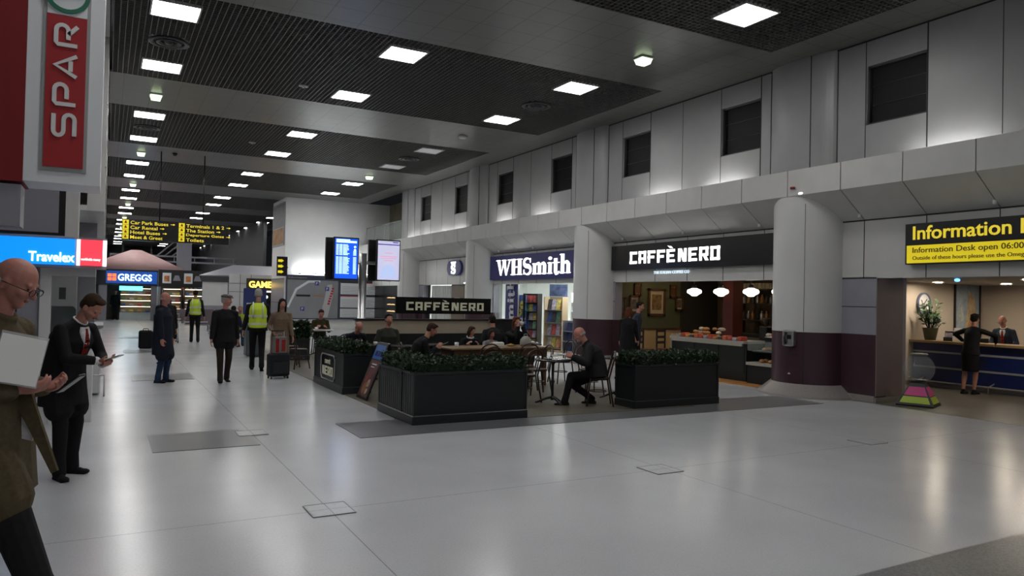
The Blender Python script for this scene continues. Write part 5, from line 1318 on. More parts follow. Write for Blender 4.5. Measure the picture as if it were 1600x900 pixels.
for i in range(9):
    o = MB().ell((0, 0, .035), (.075, .055, .04), n=9, h=6).build('muffin', m_bread if i % 2 else m_pap); o.location = (12.95 + (i % 3) * .12, 11.15 + (i // 3) * .15, 1.04 + .0 * i); o.rotation_euler.z = i
    tag(o, 'small cake on the plate at the right end of the café counter', 'cake', 'cakes on the plate')
t = thing('cake_stand', 'glass shelved cake stand at the right end of the café counter', 'cake stand', (13.07, 11.30, .91))
MB().lathe([(0, 0), (.12, 0), (.04, .03), (.04, .09), (.28, .11), (.28, .125), (0, .125)], n=20).build('plate', m_steel, t)
t = thing('pastry_display', 'low open pastry display at the right end of the counter beside the pier', 'display shelf', (12.42, 10.62, 0))
MB().box(.0, .60, -.0, .95, 0, .42).build('base', m_black, t); MB().box(-.04, .6, -.02, .95, .42, .48).build('lower_shelf', mat('counter_stone', (.40, .38, .33), .3), t)
MB().box(.15, .6, 0, .95, .70, .73).build('upper_shelf', m_darksteel, t); MB().box(.55, .6, 0, .95, .48, 1.0).build('back_panel', m_black, t)
MB().box(.0, .012, .0, .95, .73, .95).build('glass_front', mat('case_glass', (.5, .55, .5), .05, alpha=.15), t)
for i in range(12):
    lv = i // 6; o = MB().ell((0, 0, .035), (.085, .06, .045), n=9, h=6).build('croissant', m_bread); o.location = (12.55 + .13 * (i % 2) + .10 * lv, 10.75 + (i % 6) // 2 * .26, .482 if lv == 0 else .732); o.rotation_euler.z = i * .9
    tag(o, 'brown pastry on the %s shelf of the pastry display by the pier' % ('lower' if lv == 0 else 'upper'), 'pastry', 'pastries on the %s display shelf' % ('lower' if lv == 0 else 'upper'))
# coffee machine etc
t = thing('espresso_machine', 'dark steel espresso machine behind the counter near the pier', 'coffee machine', (13.9, 11.35, .91))
MB().bevbox(-.3, .3, -.45, .45, .06, .5, .03).build('machine_body', m_darksteel, t); MB().box(-.34, -.1, -.4, .4, 0, .06).build('drip_tray', m_steel, t)
for k in range(2): MB().tube([(-.34, -.22 + k * .44, .3), (-.42, -.22 + k * .44, .28), (-.46, -.22 + k * .44, .24)], .02, 8).build('group_handle', m_black, t)
MB().box(-.25, .25, -.4, .4, .5, .53).build('cup_rail', m_steel, t)
for i in range(10): tag(MB().lathe([(0, 0), (.03, 0), (.042, .06), (.038, .06), (0, .01)], n=12).build('coffee_cup', m_letterw, loc=(13.75 + .1 * (i % 3), 11.0 + .09 * (i // 3) + .02, 1.44)), 'white cup stacked on top of the espresso machine', 'cup', 'cups on the espresso machine')
t = thing('back_counter', 'dark back counter along the rear wall of the café', 'counter', (15.7, 10.7, 0))
MB().box(0, .6, 0, 4.6, 0, .9).build('carcass', m_nerodark, t); MB().box(-.03, .6, 0, 4.6, .9, .94).build('worktop', m_darksteel, t)
MB().bevbox(.1, .5, 1.0, 1.5, .94, 1.35, .02).build('appliance', m_black, t)
t2 = thing('coffee_grinder', 'black coffee grinder with clear hopper behind the counter', 'grinder', (13.8, 12.3, .91))
MB().bevbox(-.1, .1, -.12, .12, 0, .32, .02).build('body', m_black, t2); MB().lathe([(.04, .32), (.10, .5), (.10, .52), (0, .52)], n=14).build('hopper', mat('hopper', (.06, .05, .04), .2), t2)
t = thing('service_station', 'dark working counter behind the café counter carrying machines', 'counter', (13.5, 10.7, 0))
MB().box(0, .75, .0, 2.65, 0, .87).build('carcass', m_nerodark, t); MB().box(-.02, .77, 0, 2.68, .87, .91).build('worktop', m_darksteel, t)
# red pillar, picture wall, boards
struct(MB().box(13.9, 14.25, 13.45, 13.8, 0.0, 2.75).build('wall_cafe_pillar', mat('red_pillar', (.085, .014, .010), .5, noise=.15, nscale=4)))
def picture(label, x, z, w_, h_, mount, pic, y=16.49, fr_=m_tableside, ft=.05):
    t = thing('framed_picture', label, 'picture', (x, y, z))
    b = MB(); b.box(-w_ / 2, w_ / 2, -.04, 0, -h_ / 2, -h_ / 2 + ft); b.box(-w_ / 2, w_ / 2, -.04, 0, h_ / 2 - ft, h_ / 2); b.box(-w_ / 2, -w_ / 2 + ft, -.04, 0, -h_ / 2, h_ / 2); b.box(w_ / 2 - ft, w_ / 2, -.04, 0, -h_ / 2, h_ / 2); b.build('frame', fr_, t)
    MB().box(-w_ / 2 + ft, w_ / 2 - ft, -.015, 0, -h_ / 2 + ft, h_ / 2 - ft).build('mount', mount, t)
    k = .62; MB().box(-w_ * k / 2 * .9, w_ * k / 2 * .9, -.018, -.015, -h_ * k / 2 * .9, h_ * k / 2 * .9).build('picture', pic, t)
m_mount = mat('picture_mount', (.45, .38, .28), .6); m_pica = mat('picture_sepia', (.20, .12, .05), .6, noise=.6, nscale=9); m_picb = mat('picture_grey', (.10, .09, .08), .6, noise=.6, nscale=12)
picture('large square framed print with wide pale mount on the olive café wall', 13.98, 1.75, .64, .80, m_mount, m_pica, ft=.07)
picture('small dark framed print high on the olive wall above the queue', 13.28, 2.10, .26, .36, m_pica, m_tableside)
picture('small dark framed print high on the olive wall right of the large print', 14.60, 2.08, .26, .38, m_pica, m_tableside)
picture('small framed print with white mount low at the right of the olive wall', 14.82, 1.72, .28, .42, m_mount, m_picb, y=16.47)
picture('pale framed print partly hidden behind the two queueing people', 13.15, 1.68, .34, .50, m_mount, m_picb, y=16.48)
picture('small dark frame at the left end of the olive wall', 12.72, 1.62, .26, .5, m_nerogreen, m_picb)
trim(MB().box(XF + .26, 14.9, 16.44, 16.5, .95, 1.0), m_tableside)
trim(MB().box(XF + .26, 14.9, 16.46, 16.5, 0, .95), mat('cream_dado', (.50, .36, .20), .5, noise=.05, nscale=3))
for i, (x, y) in enumerate(((12.95, 15.75), (13.6, 15.6))):
    t = thing('ladder_back_chair', 'dark slatted wooden chair by the cream dado, %s one' % ('left', 'right')[i], 'chair', (x, y, 0), .2 + PI)
    MB().bevbox(-.2, .2, -.2, .2, .44, .47, .01).build('seat', m_tableside, t)
    for q in (-1, 1):
        MB().box(q * .18 - .018, q * .18 + .018, -.2, -.165, 0, 1.02).build('rear_post', m_nerodark, t); MB().box(q * .18 - .018, q * .18 + .018, .165, .2, 0, .44).build('leg', m_nerodark, t)
    for z in (.6, .75, .92): MB().box(-.17, .17, -.195, -.17, z, z + .07).build('back_slat', m_nerodark, t)
t = thing('menu_picture', 'backlit food poster on the café rear wall beside the menu board', 'poster', (16.38, 13.15, 1.72), RW)
MB().box(-.42, .42, -.06, 0, -.05, .98).build('frame', mat('light_oak', (.30, .20, .11), .4), t); MB().box(-.36, .36, -.07, -.06, .02, .92).build('lit_print', mat('lit_poster', (.6, .35, .2), .5, emit=(1.0, .62, .34), es=1.0), t)
b = MB(); b.ell((0, -.07, .22), (.25, .012, .12)); b.build('printed_dish', mat('dish_print', (.30, .08, .03), .5, emit=(.5, .12, .03), es=.5), t); b = MB(); b.box(-.25, .25, -.074, -.07, .74, .8); b.build('printed_heading', mat('heading_red', (.3, .1, .05), .5), t)
t = thing('menu_board', 'black menu board with pale lettering on the café rear wall', 'menu board', (16.38, 12.0, 1.62), RW)
MB().box(-.55, .55, -.05, 0, 0, 1.0).build('board', m_blackgloss, t); MB().box(-.4, .4, -.056, -.05, .8, .92).build('heading_panel', m_letterdim, t)
for k in range(7): MB().box(-.42, .1 + .1 * (k % 3), -.055, -.05, .12 + k * .09, .15 + k * .09).build('menu_line', m_letterdim, t)
t = thing('wall_shelf', 'dark shelving with jars and bottles beside the red pillar', 'shelf', (16.1, 14.5, .95), RW)
for z in (.35, .80, 1.2): MB().box(-.6, .6, -.3, 0, z, z + .03).build('shelf_board', m_nerodark, t)
for x in (-.62, .60): MB().box(x, x + .03, -.3, 0, 0, 1.6).build('upright', m_nerodark, t)
for i in range(14):
    k = i % 7; z = .95 + .38 if i < 7 else .95 + .83
    o = MB().lathe([(0, 0), (.045, 0), (.05, .02), (.05, .15), (.02, .19), (.02, .24), (0, .24)], n=10).build('bottle', [m_nerodark, m_steel, m_bread][i % 3]); o.location = (15.95, 14.5 + .5 - k * .16, z)
    tag(o, 'bottle or jar on the dark shelving beside the red pillar', 'bottle', 'bottles beside the red pillar')
for i in range(8):
    o = MB().bevbox(-.07, .07, -.06, .06, 0, .16, .01).build('coffee_bag', m_pap); o.location = (15.95, 14.95 - i * .135, .95 + 1.233); tag(o, 'pale coffee bag on the top shelf beside the red pillar', 'bag', 'coffee bags on the top shelf')
# pendants
m_pend = mat('opal_glass', (.85, .85, .82), .3, emit=(1, .97, .88), es=3.0)
for i, y in enumerate((13.62, 12.72, 11.80, 10.98)):
    t = thing('pendant_lamp', 'white opal glass pendant lamp over the café counter, %s from the left' % ORD[i], 'pendant lamp', (12.75, y, 2.02), 0, 'pendant lamps over the café counter')
    MB().lathe([(0, -.10), (.06, -.095), (.10, -.06), (.17, -.02), (.18, .02), (.16, .06), (.09, .085), (.06, .10)], n=24).build('shade', m_pend, t)
    MB().lathe([(.065, .095), (.06, .14), (.03, .18), (0, .18)], n=16).build('fitter_cap', m_black, t); MB().tube([(0, 0, .17), (0, 0, .73)], .008, 6).build('rod', m_black, t)
m_warm = mat('warm_downlight', (.9, .8, .6), .4, emit=(1, .74, .42), es=120)
for i, (x, y) in enumerate(((13.4, 15.9), (14.5, 15.6), (15.6, 13.1), (15.7, 11.8), (14.8, 14.4), (13.3, 12.2), (13.2, 13.4))):
    t = thing('downlight', 'small warm recessed downlight in the café ceiling', 'ceiling light', (x, y, 2.745), 0, 'café ceiling downlights')
    MB().lring([(.055, -.012), (.075, -.012), (.08, .0), (.055, .0)]).build('trim_ring', m_black, t); MB().lathe([(0, -.008), (.055, -.008), (.055, 0), (0, 0)], n=14).build('lens', m_warm, t)

# ================================================================== NEWSAGENT INTERIOR
m_shoplamp = mat('shop_lamp', (.9, .9, .9), .5, emit=(.93, 1, .98), es=42)
for i, (x, y) in enumerate(((13.6, 19.6), (13.6, 22.6), (15.6, 20.6), (15.6, 24.2), (13.6, 26.6), (13.6, 28.6))):
    t = thing('shop_ceiling_light', 'flat white light panel in the newsagent ceiling', 'ceiling light', (x, y, 2.9), 0, 'newsagent ceiling lights')
    MB().box(-.3, .3, -.6, .6, -.03, 0).build('frame', m_letterw, t); MB().box(-.27, .27, -.57, .57, -.034, -.03).build('diffuser', m_shoplamp, t)
m_cyan = mat('cyan_glow', (.1, .6, .7), .4, emit=(.12, .75, .95), es=2.6)
for i, y in enumerate((21.35, 19.45, 18.2)):
    tag(MB().ell((0, 0, 0), (.05, .13, .035), n=12, h=6).build('entrance_lamp', m_cyan, loc=(XF + .35, y, 2.82)), 'cyan glowing lamp above the newsagent entrance, %s from the left' % ORD[i], 'lamp', 'entrance lamps')
    bpy.data.objects
# bring those lamps down to the lintel
t = thing('entrance_banner', 'tall navy banner with white vertical serif lettering at the newsagent entrance', 'banner', (XF + .22, 22.55, .05), RW)
MB().box(-.42, .42, 0, .05, 0, 2.22).build('panel', m_navy, t)
b = MB(); wh_letters(b, 0, 0, .46, 2.9, .02); b.v = [(-(p[2]) + .22, p[1], p[0] - .68 + .0) for p in b.v]; 
b.build('lettering', m_letterw, t)
b = MB(); b.box(.45, .50, 0, .05, 0, 2.25); b.build('edge_post', m_steel, t)
struct(MB().box(XF + .05, XF + .12, 23.02, 23.45, 0, 2.28).build('window_newsagent', mat('shop_glass', (.35, .38, .38), .08, alpha=.5)))
ccols = [(.45, .42, .38), (.40, .06, .06), (.06, .12, .35), (.5, .42, .10), (.10, .25, .15), (.35, .32, .40), (.5, .28, .12), (.05, .05, .06)]
cm = [mat('print%d' % i, c, .5, noise=.45, nscale=14) for i, c in enumerate(ccols)]
def magazine_rack(label, x, y, rz, w_, h_, tiers, m_body, gname, item='magazine', cat='magazine', ilabel='colourful magazine on a shelf', n=6, back=True, colors=None, depth=.28, size=(.19, .26)):
    t = thing('display_rack', label, 'display rack', (x, y, 0), rz)
    MB().box(-w_ / 2, w_ / 2, 0, .04, .05, h_).build('back_panel', m_body, t)
    for q in (-1, 1): MB().box(q * w_ / 2 - .015, q * w_ / 2 + .015, -depth, .04, .05, h_).build('side_panel', m_body, t)
    MB().box(-w_ / 2, w_ / 2, -depth, .04, 0, .08).build('base', m_body, t)
    for k in range(tiers):
        z = .12 + k * (h_ - .15) / tiers
        MB().box(-w_ / 2 + .02, w_ / 2 - .02, -depth, 0, z, z + .02).build('shelf', m_steel if m_body is not m_black else m_black, t)
        for i in range(n):
            lx = -w_ / 2 + (i + .5) * w_ / n
            b = MB(); ww = min(size[0], w_ / n * .9) / 2; hh = min(size[1], (h_ - .15) / tiers * .85)
            M_ = Matrix.Translation((lx, -depth * .45, z + .022)) @ Matrix.Rotation(math.radians(-12), 4, 'X'); b.box(-ww, ww, -.01, .01, 0, hh, M_)
            o = b.build(item, (colors or cm)[(i * 3 + k * 5 + i * k) % len(colors or cm)]); o.location = (x, y, 0); o.rotation_euler.z = rz
            tag(o, ilabel, cat, gname)
    return t
magazine_rack('tall black rack of magazines and leaflets just inside the newsagent, left', 13.0, 21.75, RW + .5, .55, 1.95, 6, m_black, 'magazines in the black rack', ilabel='magazine on the tall black rack inside the newsagent', n=4)
magazine_rack('pale wooden rack of books and posters in the middle of the newsagent', 13.4, 20.85, RW + .35, .75, 1.85, 4, mat('pale_wood', (.36, .27, .17), .5), 'items on the pale wooden rack', ilabel='book or print on the pale wooden rack', n=4, size=(.2, .36))
magazine_rack('shelf unit of amber drinks and navy trays at the right of the newsagent entrance', 13.1, 19.25, RW + .2, .70, 1.1, 3, m_steel, 'navy boxes at the entrance', item='navy_box', cat='box', ilabel='navy blue box on the low shelf unit at the entrance', n=3, colors=[mat('navy_box', (.02, .03, .10), .5, noise=.2, nscale=8)], size=(.3, .26))
magazine_rack('white wall shelving with teal and amber goods behind the navy boxes', 14.0, 20.0, RW + .2, .95, 2.0, 6, m_white, 'goods on the white shelving', item='carton', cat='carton', ilabel='small carton on the white shelving right of the newsagent entrance', n=5, colors=[mat('amber', (.40, .17, .03), .5, noise=.4, nscale=30), mat('teal_goods', (.08, .35, .33), .5, noise=.4, nscale=20), cm[0]], size=(.12, .2))
magazine_rack('tall shelving of mixed goods deep inside the newsagent', 16.9, 22.5, RW, 3.4, 2.2, 5, m_white, 'goods on the deep shelving', item='carton', cat='carton', ilabel='small carton on the shelving deep inside the newsagent', n=12, size=(.2, .28))
magazine_rack('narrow shelving of magazines deep inside, left of the tall shelving', 16.0, 19.6, RW, 1.2, 1.9, 5, m_white, 'magazines deep inside', ilabel='magazine on the narrow shelving deep inside the newsagent', n=5)
t = thing('poster_stand', 'large printed poster of a city skyline above the pale wooden rack', 'poster', (13.4, 20.85, 1.86), RW + .35)
MB().box(-.4, .4, 0, .02, 0, .02).build('foot', m_steel, t); MB().box(-.38, .38, 0, .015, .02, .42).build('print', mat('skyline', (.10, .13, .25), .5, noise=.6, nscale=5), t)
for i, (yy, zz) in enumerate(((.12, 1.55), (-.05, 1.28))):
    b = MB(); M_ = Matrix.Rotation(0, 4, 'X'); b.prism([(.14 * math.cos(a), .14 * math.sin(a)) for a in [2 * PI * q / 20 for q in range(20)]], -.015, 0)
    o = b.build('offer_disc', mat('offer_yellow', (.65, .55, .03), .5)); o.location = (12.66, 22.12 - yy, zz); o.rotation_euler.z = RW
    tag(o, 'round yellow offer sign on the newsagent window, %s one' % ('upper', 'lower')[i], 'sign'); MB().box(-.07, .07, -.018, -.015, -.02, .02).build('printed_price', m_navy, o)
t = thing('promotion_stand', 'blue and white promotional panel with yellow discs at the newsagent entrance', 'sign', (12.70, 22.12, .9), RW)
MB().box(-.3, .3, 0, .03, 0, 1.0).build('panel', mat('promo_blue', (.10, .18, .42), .5, noise=.5, nscale=5), t); MB().box(-.28, .28, -.004, 0, .04, .2).build('white_strip', m_letterw, t); MB().tube([(0, .05, -.9), (0, .05, .0)], .015, 6).build('post', m_steel, t)
MB().lathe([(0, -.9), (.2, -.9), (.18, -.88), (0, -.88)], c=(0, .05, 0), n=16).build('foot', m_steel, t)
# doorway between third and fourth pier (white curtains of light inside)
for y0, y1, nm in ((25.2, 26.2, 'right of'), (27.4, 29.6, 'left of')):
    b = MB()
    for k in range(int((y1 - y0) / .09)): b.box(XF + .12 + .02 * (k % 2), XF + .17 + .02 * (k % 2), y0 + k * .09, y0 + k * .09 + .095, .0, 2.25)
    tag(b.build('vertical_blind', m_whswall), 'pale vertical blinds %s the brown door under the oval sign' % nm, 'blinds')
struct(MB().box(XF + .1, XF + .2, 26.2, 27.4, 0, 2.28).build('door_1', mat('door_brown', (.16, .12, .08), .5)))
tag(MB().bevbox(-.02, .0, -.25, .25, 1.1, 1.45, .005).build('door_notice', m_letterw, loc=(XF + .09, 26.8, .3)), 'white notice on the brown door under the oval sign', 'notice')
tag(MB().ell((0, 0, 0), (.07, .07, .03), n=12, h=6).build('wall_lamp', m_pend, loc=(XF - .08, 25.7, 2.33)), 'small bright lamp at the lintel beside the oval sign', 'lamp')
# dark shop front left of the fourth pier
b = MB(); struct(MB().box(XF + .15, XF + .25, 32.0, YB, 0, 2.3).build('wall_dark_shopfront', m_blackgloss))
for i in range(12):
    tag(MB().lathe([(0, 0), (.12, .0), (.14, .02), (0, .05)], n=10).build('warm_display_lamp', mat('warm_goods', (.5, .35, .15), .5, emit=(1, .65, .3), es=1.0), loc=(XF + .05, 33.2 + (i % 4) * .5, 1.0 + (i // 4) * .33)), 'warm lit tray in the dark shop front left of the oval sign', 'tray', 'warm lit trays')

# ================================================================== INFORMATION DESK
t = thing('information_desk', 'long navy blue information desk with pale rails and wooden top', 'desk', (16.2, 2.0, 0))
m_deskblue = mat('desk_blue', (.006, .018, .115), .35); m_rail = mat('rail_pale', (.30, .33, .35), .4)
for z0, z1 in ((.13, .42), (.46, .76), (.80, .98)): MB().box(0, .08, 0, 8.15, z0, z1).build('front_panel', m_deskblue, t)
for z in (.42, .76): MB().box(-.012, .08, 0, 8.15, z, z + .04).build('rail', m_rail, t)
MB().box(-.10, .55, -.05, 8.2, .98, 1.03).build('desk_top', mat('desk_wood', (.32, .22, .10), .35), t)
MB().box(.12, .85, 0, 8.15, 0, .75).build('carcass', m_lav, t)
MB().tube([(-.22, 0, .14), (-.22, 8.1, .14)], .02, 8).build('foot_rail', m_steel, t)
for k in range(6): MB().tube([(-.22, .4 + k * 1.5, 0), (-.22, .4 + k * 1.5, .14), (0, .4 + k * 1.5, .2)], .014, 6).build('rail_bracket', m_steel, t)
t = thing('potted_plant', 'leafy green pot plant at the left end of the information desk', 'plant', (16.38, 9.87, 1.03))
MB().lathe([(0, 0), (.11, 0), (.16, .26), (.17, .28), (.15, .28), (.14, .24), (0, .24)], n=18).build('pot', mat('plant_pot', (.05, .06, .04), .5), t)
b = MB(); rnd = random.Random(4); lb = MB()
for k in range(26):
    a = rnd.uniform(0, 6.3); r = rnd.uniform(.04, .26); zt = rnd.uniform(.40, .86) - r * .5; tip = (r * math.cos(a), r * math.sin(a), zt + .1)
    b.tube([(.03 * math.cos(a), .03 * math.sin(a), .22), (tip[0] * .5, tip[1] * .5, zt * .8), tip], .006, 5)
    for j in range(9):
        f = .45 + .55 * j / 8; c = Vector((tip[0] * f, tip[1] * f, .22 + (tip[2] - .22) * f)); d = Vector((rnd.uniform(-1, 1), rnd.uniform(-1, 1), rnd.uniform(-.3, .7))).normalized(); e = d.orthogonal().normalized(); l = rnd.uniform(.07, .13)
        lb._add([c, c + d * l * .5 + e * l * .25, c + d * l, c + d * l * .5 - e * l * .25], [(0, 1, 2, 3)])
b.build('stems', m_leafcore, t); lb.build('foliage', mat('plant_leaf', (.02, .06, .015), .4, noise=.3, nscale=20), t)
t = thing('wall_clock', 'round wall clock above the pot plant', 'clock', (16.6, 10.195, 1.86))
b = MB(); b.prism([(.24 * math.cos(a), .24 * math.sin(a)) for a in [2 * PI * q / 28 for q in range(28)]], -.04, 0); b.build('face', m_letterw, t)
b = MB(); b.ribbon([(.235 * math.cos(a), .235 * math.sin(a)) for a in [2 * PI * q / 28 for q in range(29)]], .035, -.055, 0); b.build('rim', mat('clock_rim', (.12, .14, .22), .4), t)
MB().ribbon([(0, 0), (.10, .10)], .015, -.05, -.04).ribbon([(0, 0), (0, -.17)], .01, -.05, -.04).build('hands', m_black, t)
t = thing('framed_map', 'large framed map print behind the woman in the black dress', 'map', (18.4, 10.195, 1.12))
w_, h_ = 1.1, 1.28
b = MB(); b.box(-w_ / 2, w_ / 2, -.04, 0, 0, .04).box(-w_ / 2, w_ / 2, -.04, 0, h_ - .04, h_).box(-w_ / 2, -w_ / 2 + .04, -.04, 0, .04, h_ - .04).box(w_ / 2 - .04, w_ / 2, -.04, 0, .04, h_ - .04); b.build('frame', m_black, t)
MB().box(-w_ / 2 + .04, w_ / 2 - .04, -.015, 0, .04, h_ - .04).build('sheet', mat('map_blue', (.32, .38, .46), .5, noise=.25, nscale=5), t)
for k, (pl_, c) in enumerate((([(-.1, .1), (.35, .1), (.38, .5), (.3, .9), (.05, 1.1), (0, .6)], (.50, .38, .22)), ([(-.36, .3), (-.15, .35), (-.2, .75), (-.38, .7)], (.42, .46, .42)), ([(.02, .12), (.3, .12), (.3, .4), (.1, .42)], (.45, .22, .12)))):
    MB().prism(pl_, -.018 - .002 * k, -.015).build('land_area', mat('land%d' % k, c, .5, noise=.3, nscale=8), t)
tag(MB().bevbox(-.05, .05, -.03, 0, -.08, .08, .01).build('wall_phone', m_black, loc=(17.2, 10.195, 1.48)), 'small black handset on the cream wall left of the framed map', 'wall phone')
for i, (y, h_, m_) in enumerate(((9.25, .30, m_white), (9.45, .22, m_black))):
    t = thing('leaflet_holder', '%s leaflet holder on the information desk beside the pot plant' % ('white', 'black')[i], 'leaflet holder', (16.4, y, 1.03), RW)
    MB().box(-.1, .1, 0, .02, 0, h_).build('back', m_, t); MB().box(-.1, .1, -.06, -.05, 0, h_ * .4).build('front_pocket', m_, t); MB().box(-.1, .1, -.06, .02, 0, .01).build('tray', m_, t); MB().box(-.085, .085, -.04, -.01, .01, h_ * .85).build('leaflets', cm[5 if i else 0], t)
t = thing('desk_monitor', 'black computer monitor seen from behind on the information desk', 'monitor', (16.62, 9.0, 1.03), RW + PI)
MB().bevbox(-.26, .26, -.03, .02, .0, .10, .01).build('screen', m_black, t); MB().box(-.12, .12, -.08, .08, 0, .015).build('stand', m_black, t)
t = thing('sanitiser_bottle', 'small dark red pump bottle on the information desk left of the woman', 'bottle', (16.4, 8.98, 1.03))
MB().lathe([(0, 0), (.035, 0), (.035, .11), (.012, .14), (.012, .17), (0, .17)], n=12).build('bottle_body', mat('dark_red', (.10, .02, .02), .4), t); MB().tube([(0, 0, .16), (0, 0, .2), (-.04, 0, .2)], .008, 6).build('pump', m_black, t)
m_blue = mat('blue_glow', (.05, .2, .8), .4, emit=(.08, .32, 1), es=5)
for i, (x, y) in enumerate(((14.2, 8.05), (13.2, 6.15))):
    tag(MB().ell((0, 0, 0), (.05, .05, .03), n=10, h=6).build('blue_lamp', m_blue, loc=(x, y, 2.30)), 'small glowing blue lamp in the information desk ceiling, %s one' % ('left', 'right')[i], 'lamp')
m_infol = mat('info_light', (.9, .8, .65), .4, emit=(1, .86, .68), es=210)
for i, (x, y) in enumerate(((15.2, 7.3), (15.2, 4.5), (17.6, 8.9), (17.8, 6.3), (17.8, 3.5), (16.2, 9.6))):
    t = thing('downlight', 'round recessed downlight in the information desk ceiling', 'ceiling light', (x, y, 2.335), 0, 'information desk downlights')
    MB().lring([(.09, -.015), (.12, -.015), (.125, .0), (.09, .0)]).build('trim_ring', m_letterw, t); MB().lathe([(0, -.01), (.09, -.01), (.09, 0), (0, 0)], n=16).build('lens', m_infol, t)
t = thing('light_track', 'long pale light strip under the information desk ceiling', 'ceiling light', (16.6, 4.6, 2.28)); MB().box(-.03, .03, -1.6, 1.9, 0, .05).build('housing', m_letterw, t); MB().box(-.02, .02, -1.55, 1.85, -.005, 0).build('tube', mat('strip_glow', (.9, .8, .6), .4, emit=(1, .82, .6), es=3), t)
# coin vortex with a clear globe
t = thing('charity_globe', 'clear plastic collection globe on a black stand with pink and lime panels', 'collection box', (12.86, 7.95, 0), .35)
b = MB(); b.loft([[(-r, -r, z), (r, -r, z), (r, r, z), (-r, r, z)] for r, z in ((.30, 0), (.30, .03), (.11, .40), (.11, .43), (0.01, .43))], sm=False); b.build('stand', m_black, t)
for side in range(4):
    R_ = Matrix.Rotation(side * PI / 2, 4, 'Z')
    for (za, zb, mm, nm) in ((.06, .17, mat('lime', (.38, .52, .02), .4), 'lime_panel'), (.19, .34, mat('pink', (.60, .03, .22), .4), 'pink_panel')):
        ra = .30 - .19 * (za - .03) / .37 + .006; rb = .30 - .19 * (zb - .03) / .37 + .006
        P = [Vector(p) for p in ((-ra * .84, -ra, za), (ra * .84, -ra, za), (rb * .84, -rb, zb), (-rb * .84, -rb, zb))]; Q = [p + Vector((0, .012, 0)) for p in P]
        b = MB(); b._add([R_ @ p for p in P + Q], [(0, 1, 2, 3), (7, 6, 5, 4), (0, 4, 5, 1), (1, 5, 6, 2), (2, 6, 7, 3), (3, 7, 4, 0)]); b.build(nm, mm, t)
m_globe = mat('clear_globe', (.9, .92, .92), .02, trans=1.0); m_globe.node_tree.nodes['Principled BSDF'].inputs['IOR'].default_value = 1.12
m_globe2 = mat('clear_globe_shell', (.62, .66, .66), .05, alpha=.16, spec=1.0)
MB().lathe([(.26 * math.cos(a), .66 + .26 * math.sin(a)) for a in [-PI / 2 + .35 + (PI - .7) * q / 20 for q in range(21)]], n=32).build('globe', m_globe2, t)
MB().lring([(.10, .425), (.12, .425), (.12, .45), (.10, .45)]).build('funnel', m_black, t)
MB().lathe([(.0, .90), (.13, .90), (.15, .92), (.13, .935), (0, .935)], n=20).build('lid', mat('lid_clear', (.15, .17, .14), .3), t)
b = MB(); rnd = random.Random(2)
for k in range(40): a = rnd.uniform(0, 6.3); r = rnd.uniform(0, .15); b.lathe([(0, 0), (.012, 0), (.012, .003), (0, .003)], c=(r * math.cos(a), r * math.sin(a), .455 + .12 * r), n=8)
o = b.build('coins', m_steel, t); o['kind'] = 'stuff'
# payphone on the big pier
yc = PC[1]; th = math.radians(112)
px, py = XF - .70 * math.sin(th), yc - .72 * math.cos(th)
px, py = XF - .70 * math.sin(math.radians(78)), yc + .15
t = thing('payphone', 'silver wall payphone with black handset on the maroon pier', 'payphone', (XF - .705, yc - .13, .96), RW + math.radians(10))
MB().bevbox(-.115, .115, -.12, .012, 0, .31, .02).build('casing', m_steel, t); MB().tube([(-.03, -.14, .27), (-.03, -.17, .16), (-.03, -.14, .05)], [.026, .017, .026], 8).build('handset', m_black, t)
MB().box(0, .08, -.126, -.12, .14, .22).build('keypad', m_black, t); MB().tube([(-.05, -.13, .03), (-.02, -.15, -.10), (.05, -.08, -.12), (.06, -.03, .0)], .006, 6).build('cord', m_black, t)
tag(MB().lathe([(0, 0), (.03, 0), (.03, .01), (0, .01)], n=10).ell((0, 0, .01), (.012, .02, .02)).build('wall_socket', m_steel, loc=(XF - .70, yc - .10, .42), rotz=0), 'small metal fitting low on the maroon pier below the payphone', 'fitting')
tag(MB().ell((0, 0, 0), (.10, .10, .04), n=14, h=6).build('pier_top_lamp', mat('pier_lamp', (.9, .9, .85), .4, emit=(1, 1, .9), es=2.0), loc=(XF - .62, 9.55, 3.90)), 'small glowing lamp on the top of the big right pier', 'lamp')
tag(MB().lathe([(0, -.02), (.05, -.02), (.05, .02), (0, .02)], n=14).build('alarm_beacon', mat('red_beacon', (.25, .01, .01), .3), loc=(XS - .02, 9.72, 4.02)), 'small dark red alarm disc above the big right pier', 'alarm')

# ================================================================== FAR END OF THE HALL
# bakery kiosk with a conical canopy
t = thing('bakery_kiosk', 'far bakery kiosk with pink conical canopy and glowing blue sign', 'kiosk', (1.0, 48.0, 0))
b = MB(); n = 8; R0 = 3.1; ap = (0.6, 2.8, 4.35)
rim = [(.6 + R0 * math.cos(2 * PI * k / 24), 2.8 + R0 * math.sin(2 * PI * k / 24), 2.98) for k in range(24)]
mid = [(.6 + R0 * .42 * math.cos(2 * PI * k / 24), 2.8 + R0 * .42 * math.sin(2 * PI * k / 24), 3.82) for k in range(24)]
top_ = [(.6 + R0 * .1 * math.cos(2 * PI * k / 24), 2.8 + R0 * .1 * math.sin(2 * PI * k / 24), 4.25) for k in range(24)]
b.loft([rim, mid, top_]); b.build('canopy', mat('canopy_pink', (.62, .40, .39), .6, noise=.08, nscale=2), t)
MB().box(-3.2, 3.9, -.3, -.1, 2.05, 2.95).build('fascia', mat('kiosk_fascia', (.025, .03, .045), .4), t)
MB().box(-1.0, 1.75, -.34, -.30, 2.15, 2.86).build('sign_panel', mat('bakery_blue', (.01, .05, .22), .4, emit=(.01, .07, .35), es=.7), t)
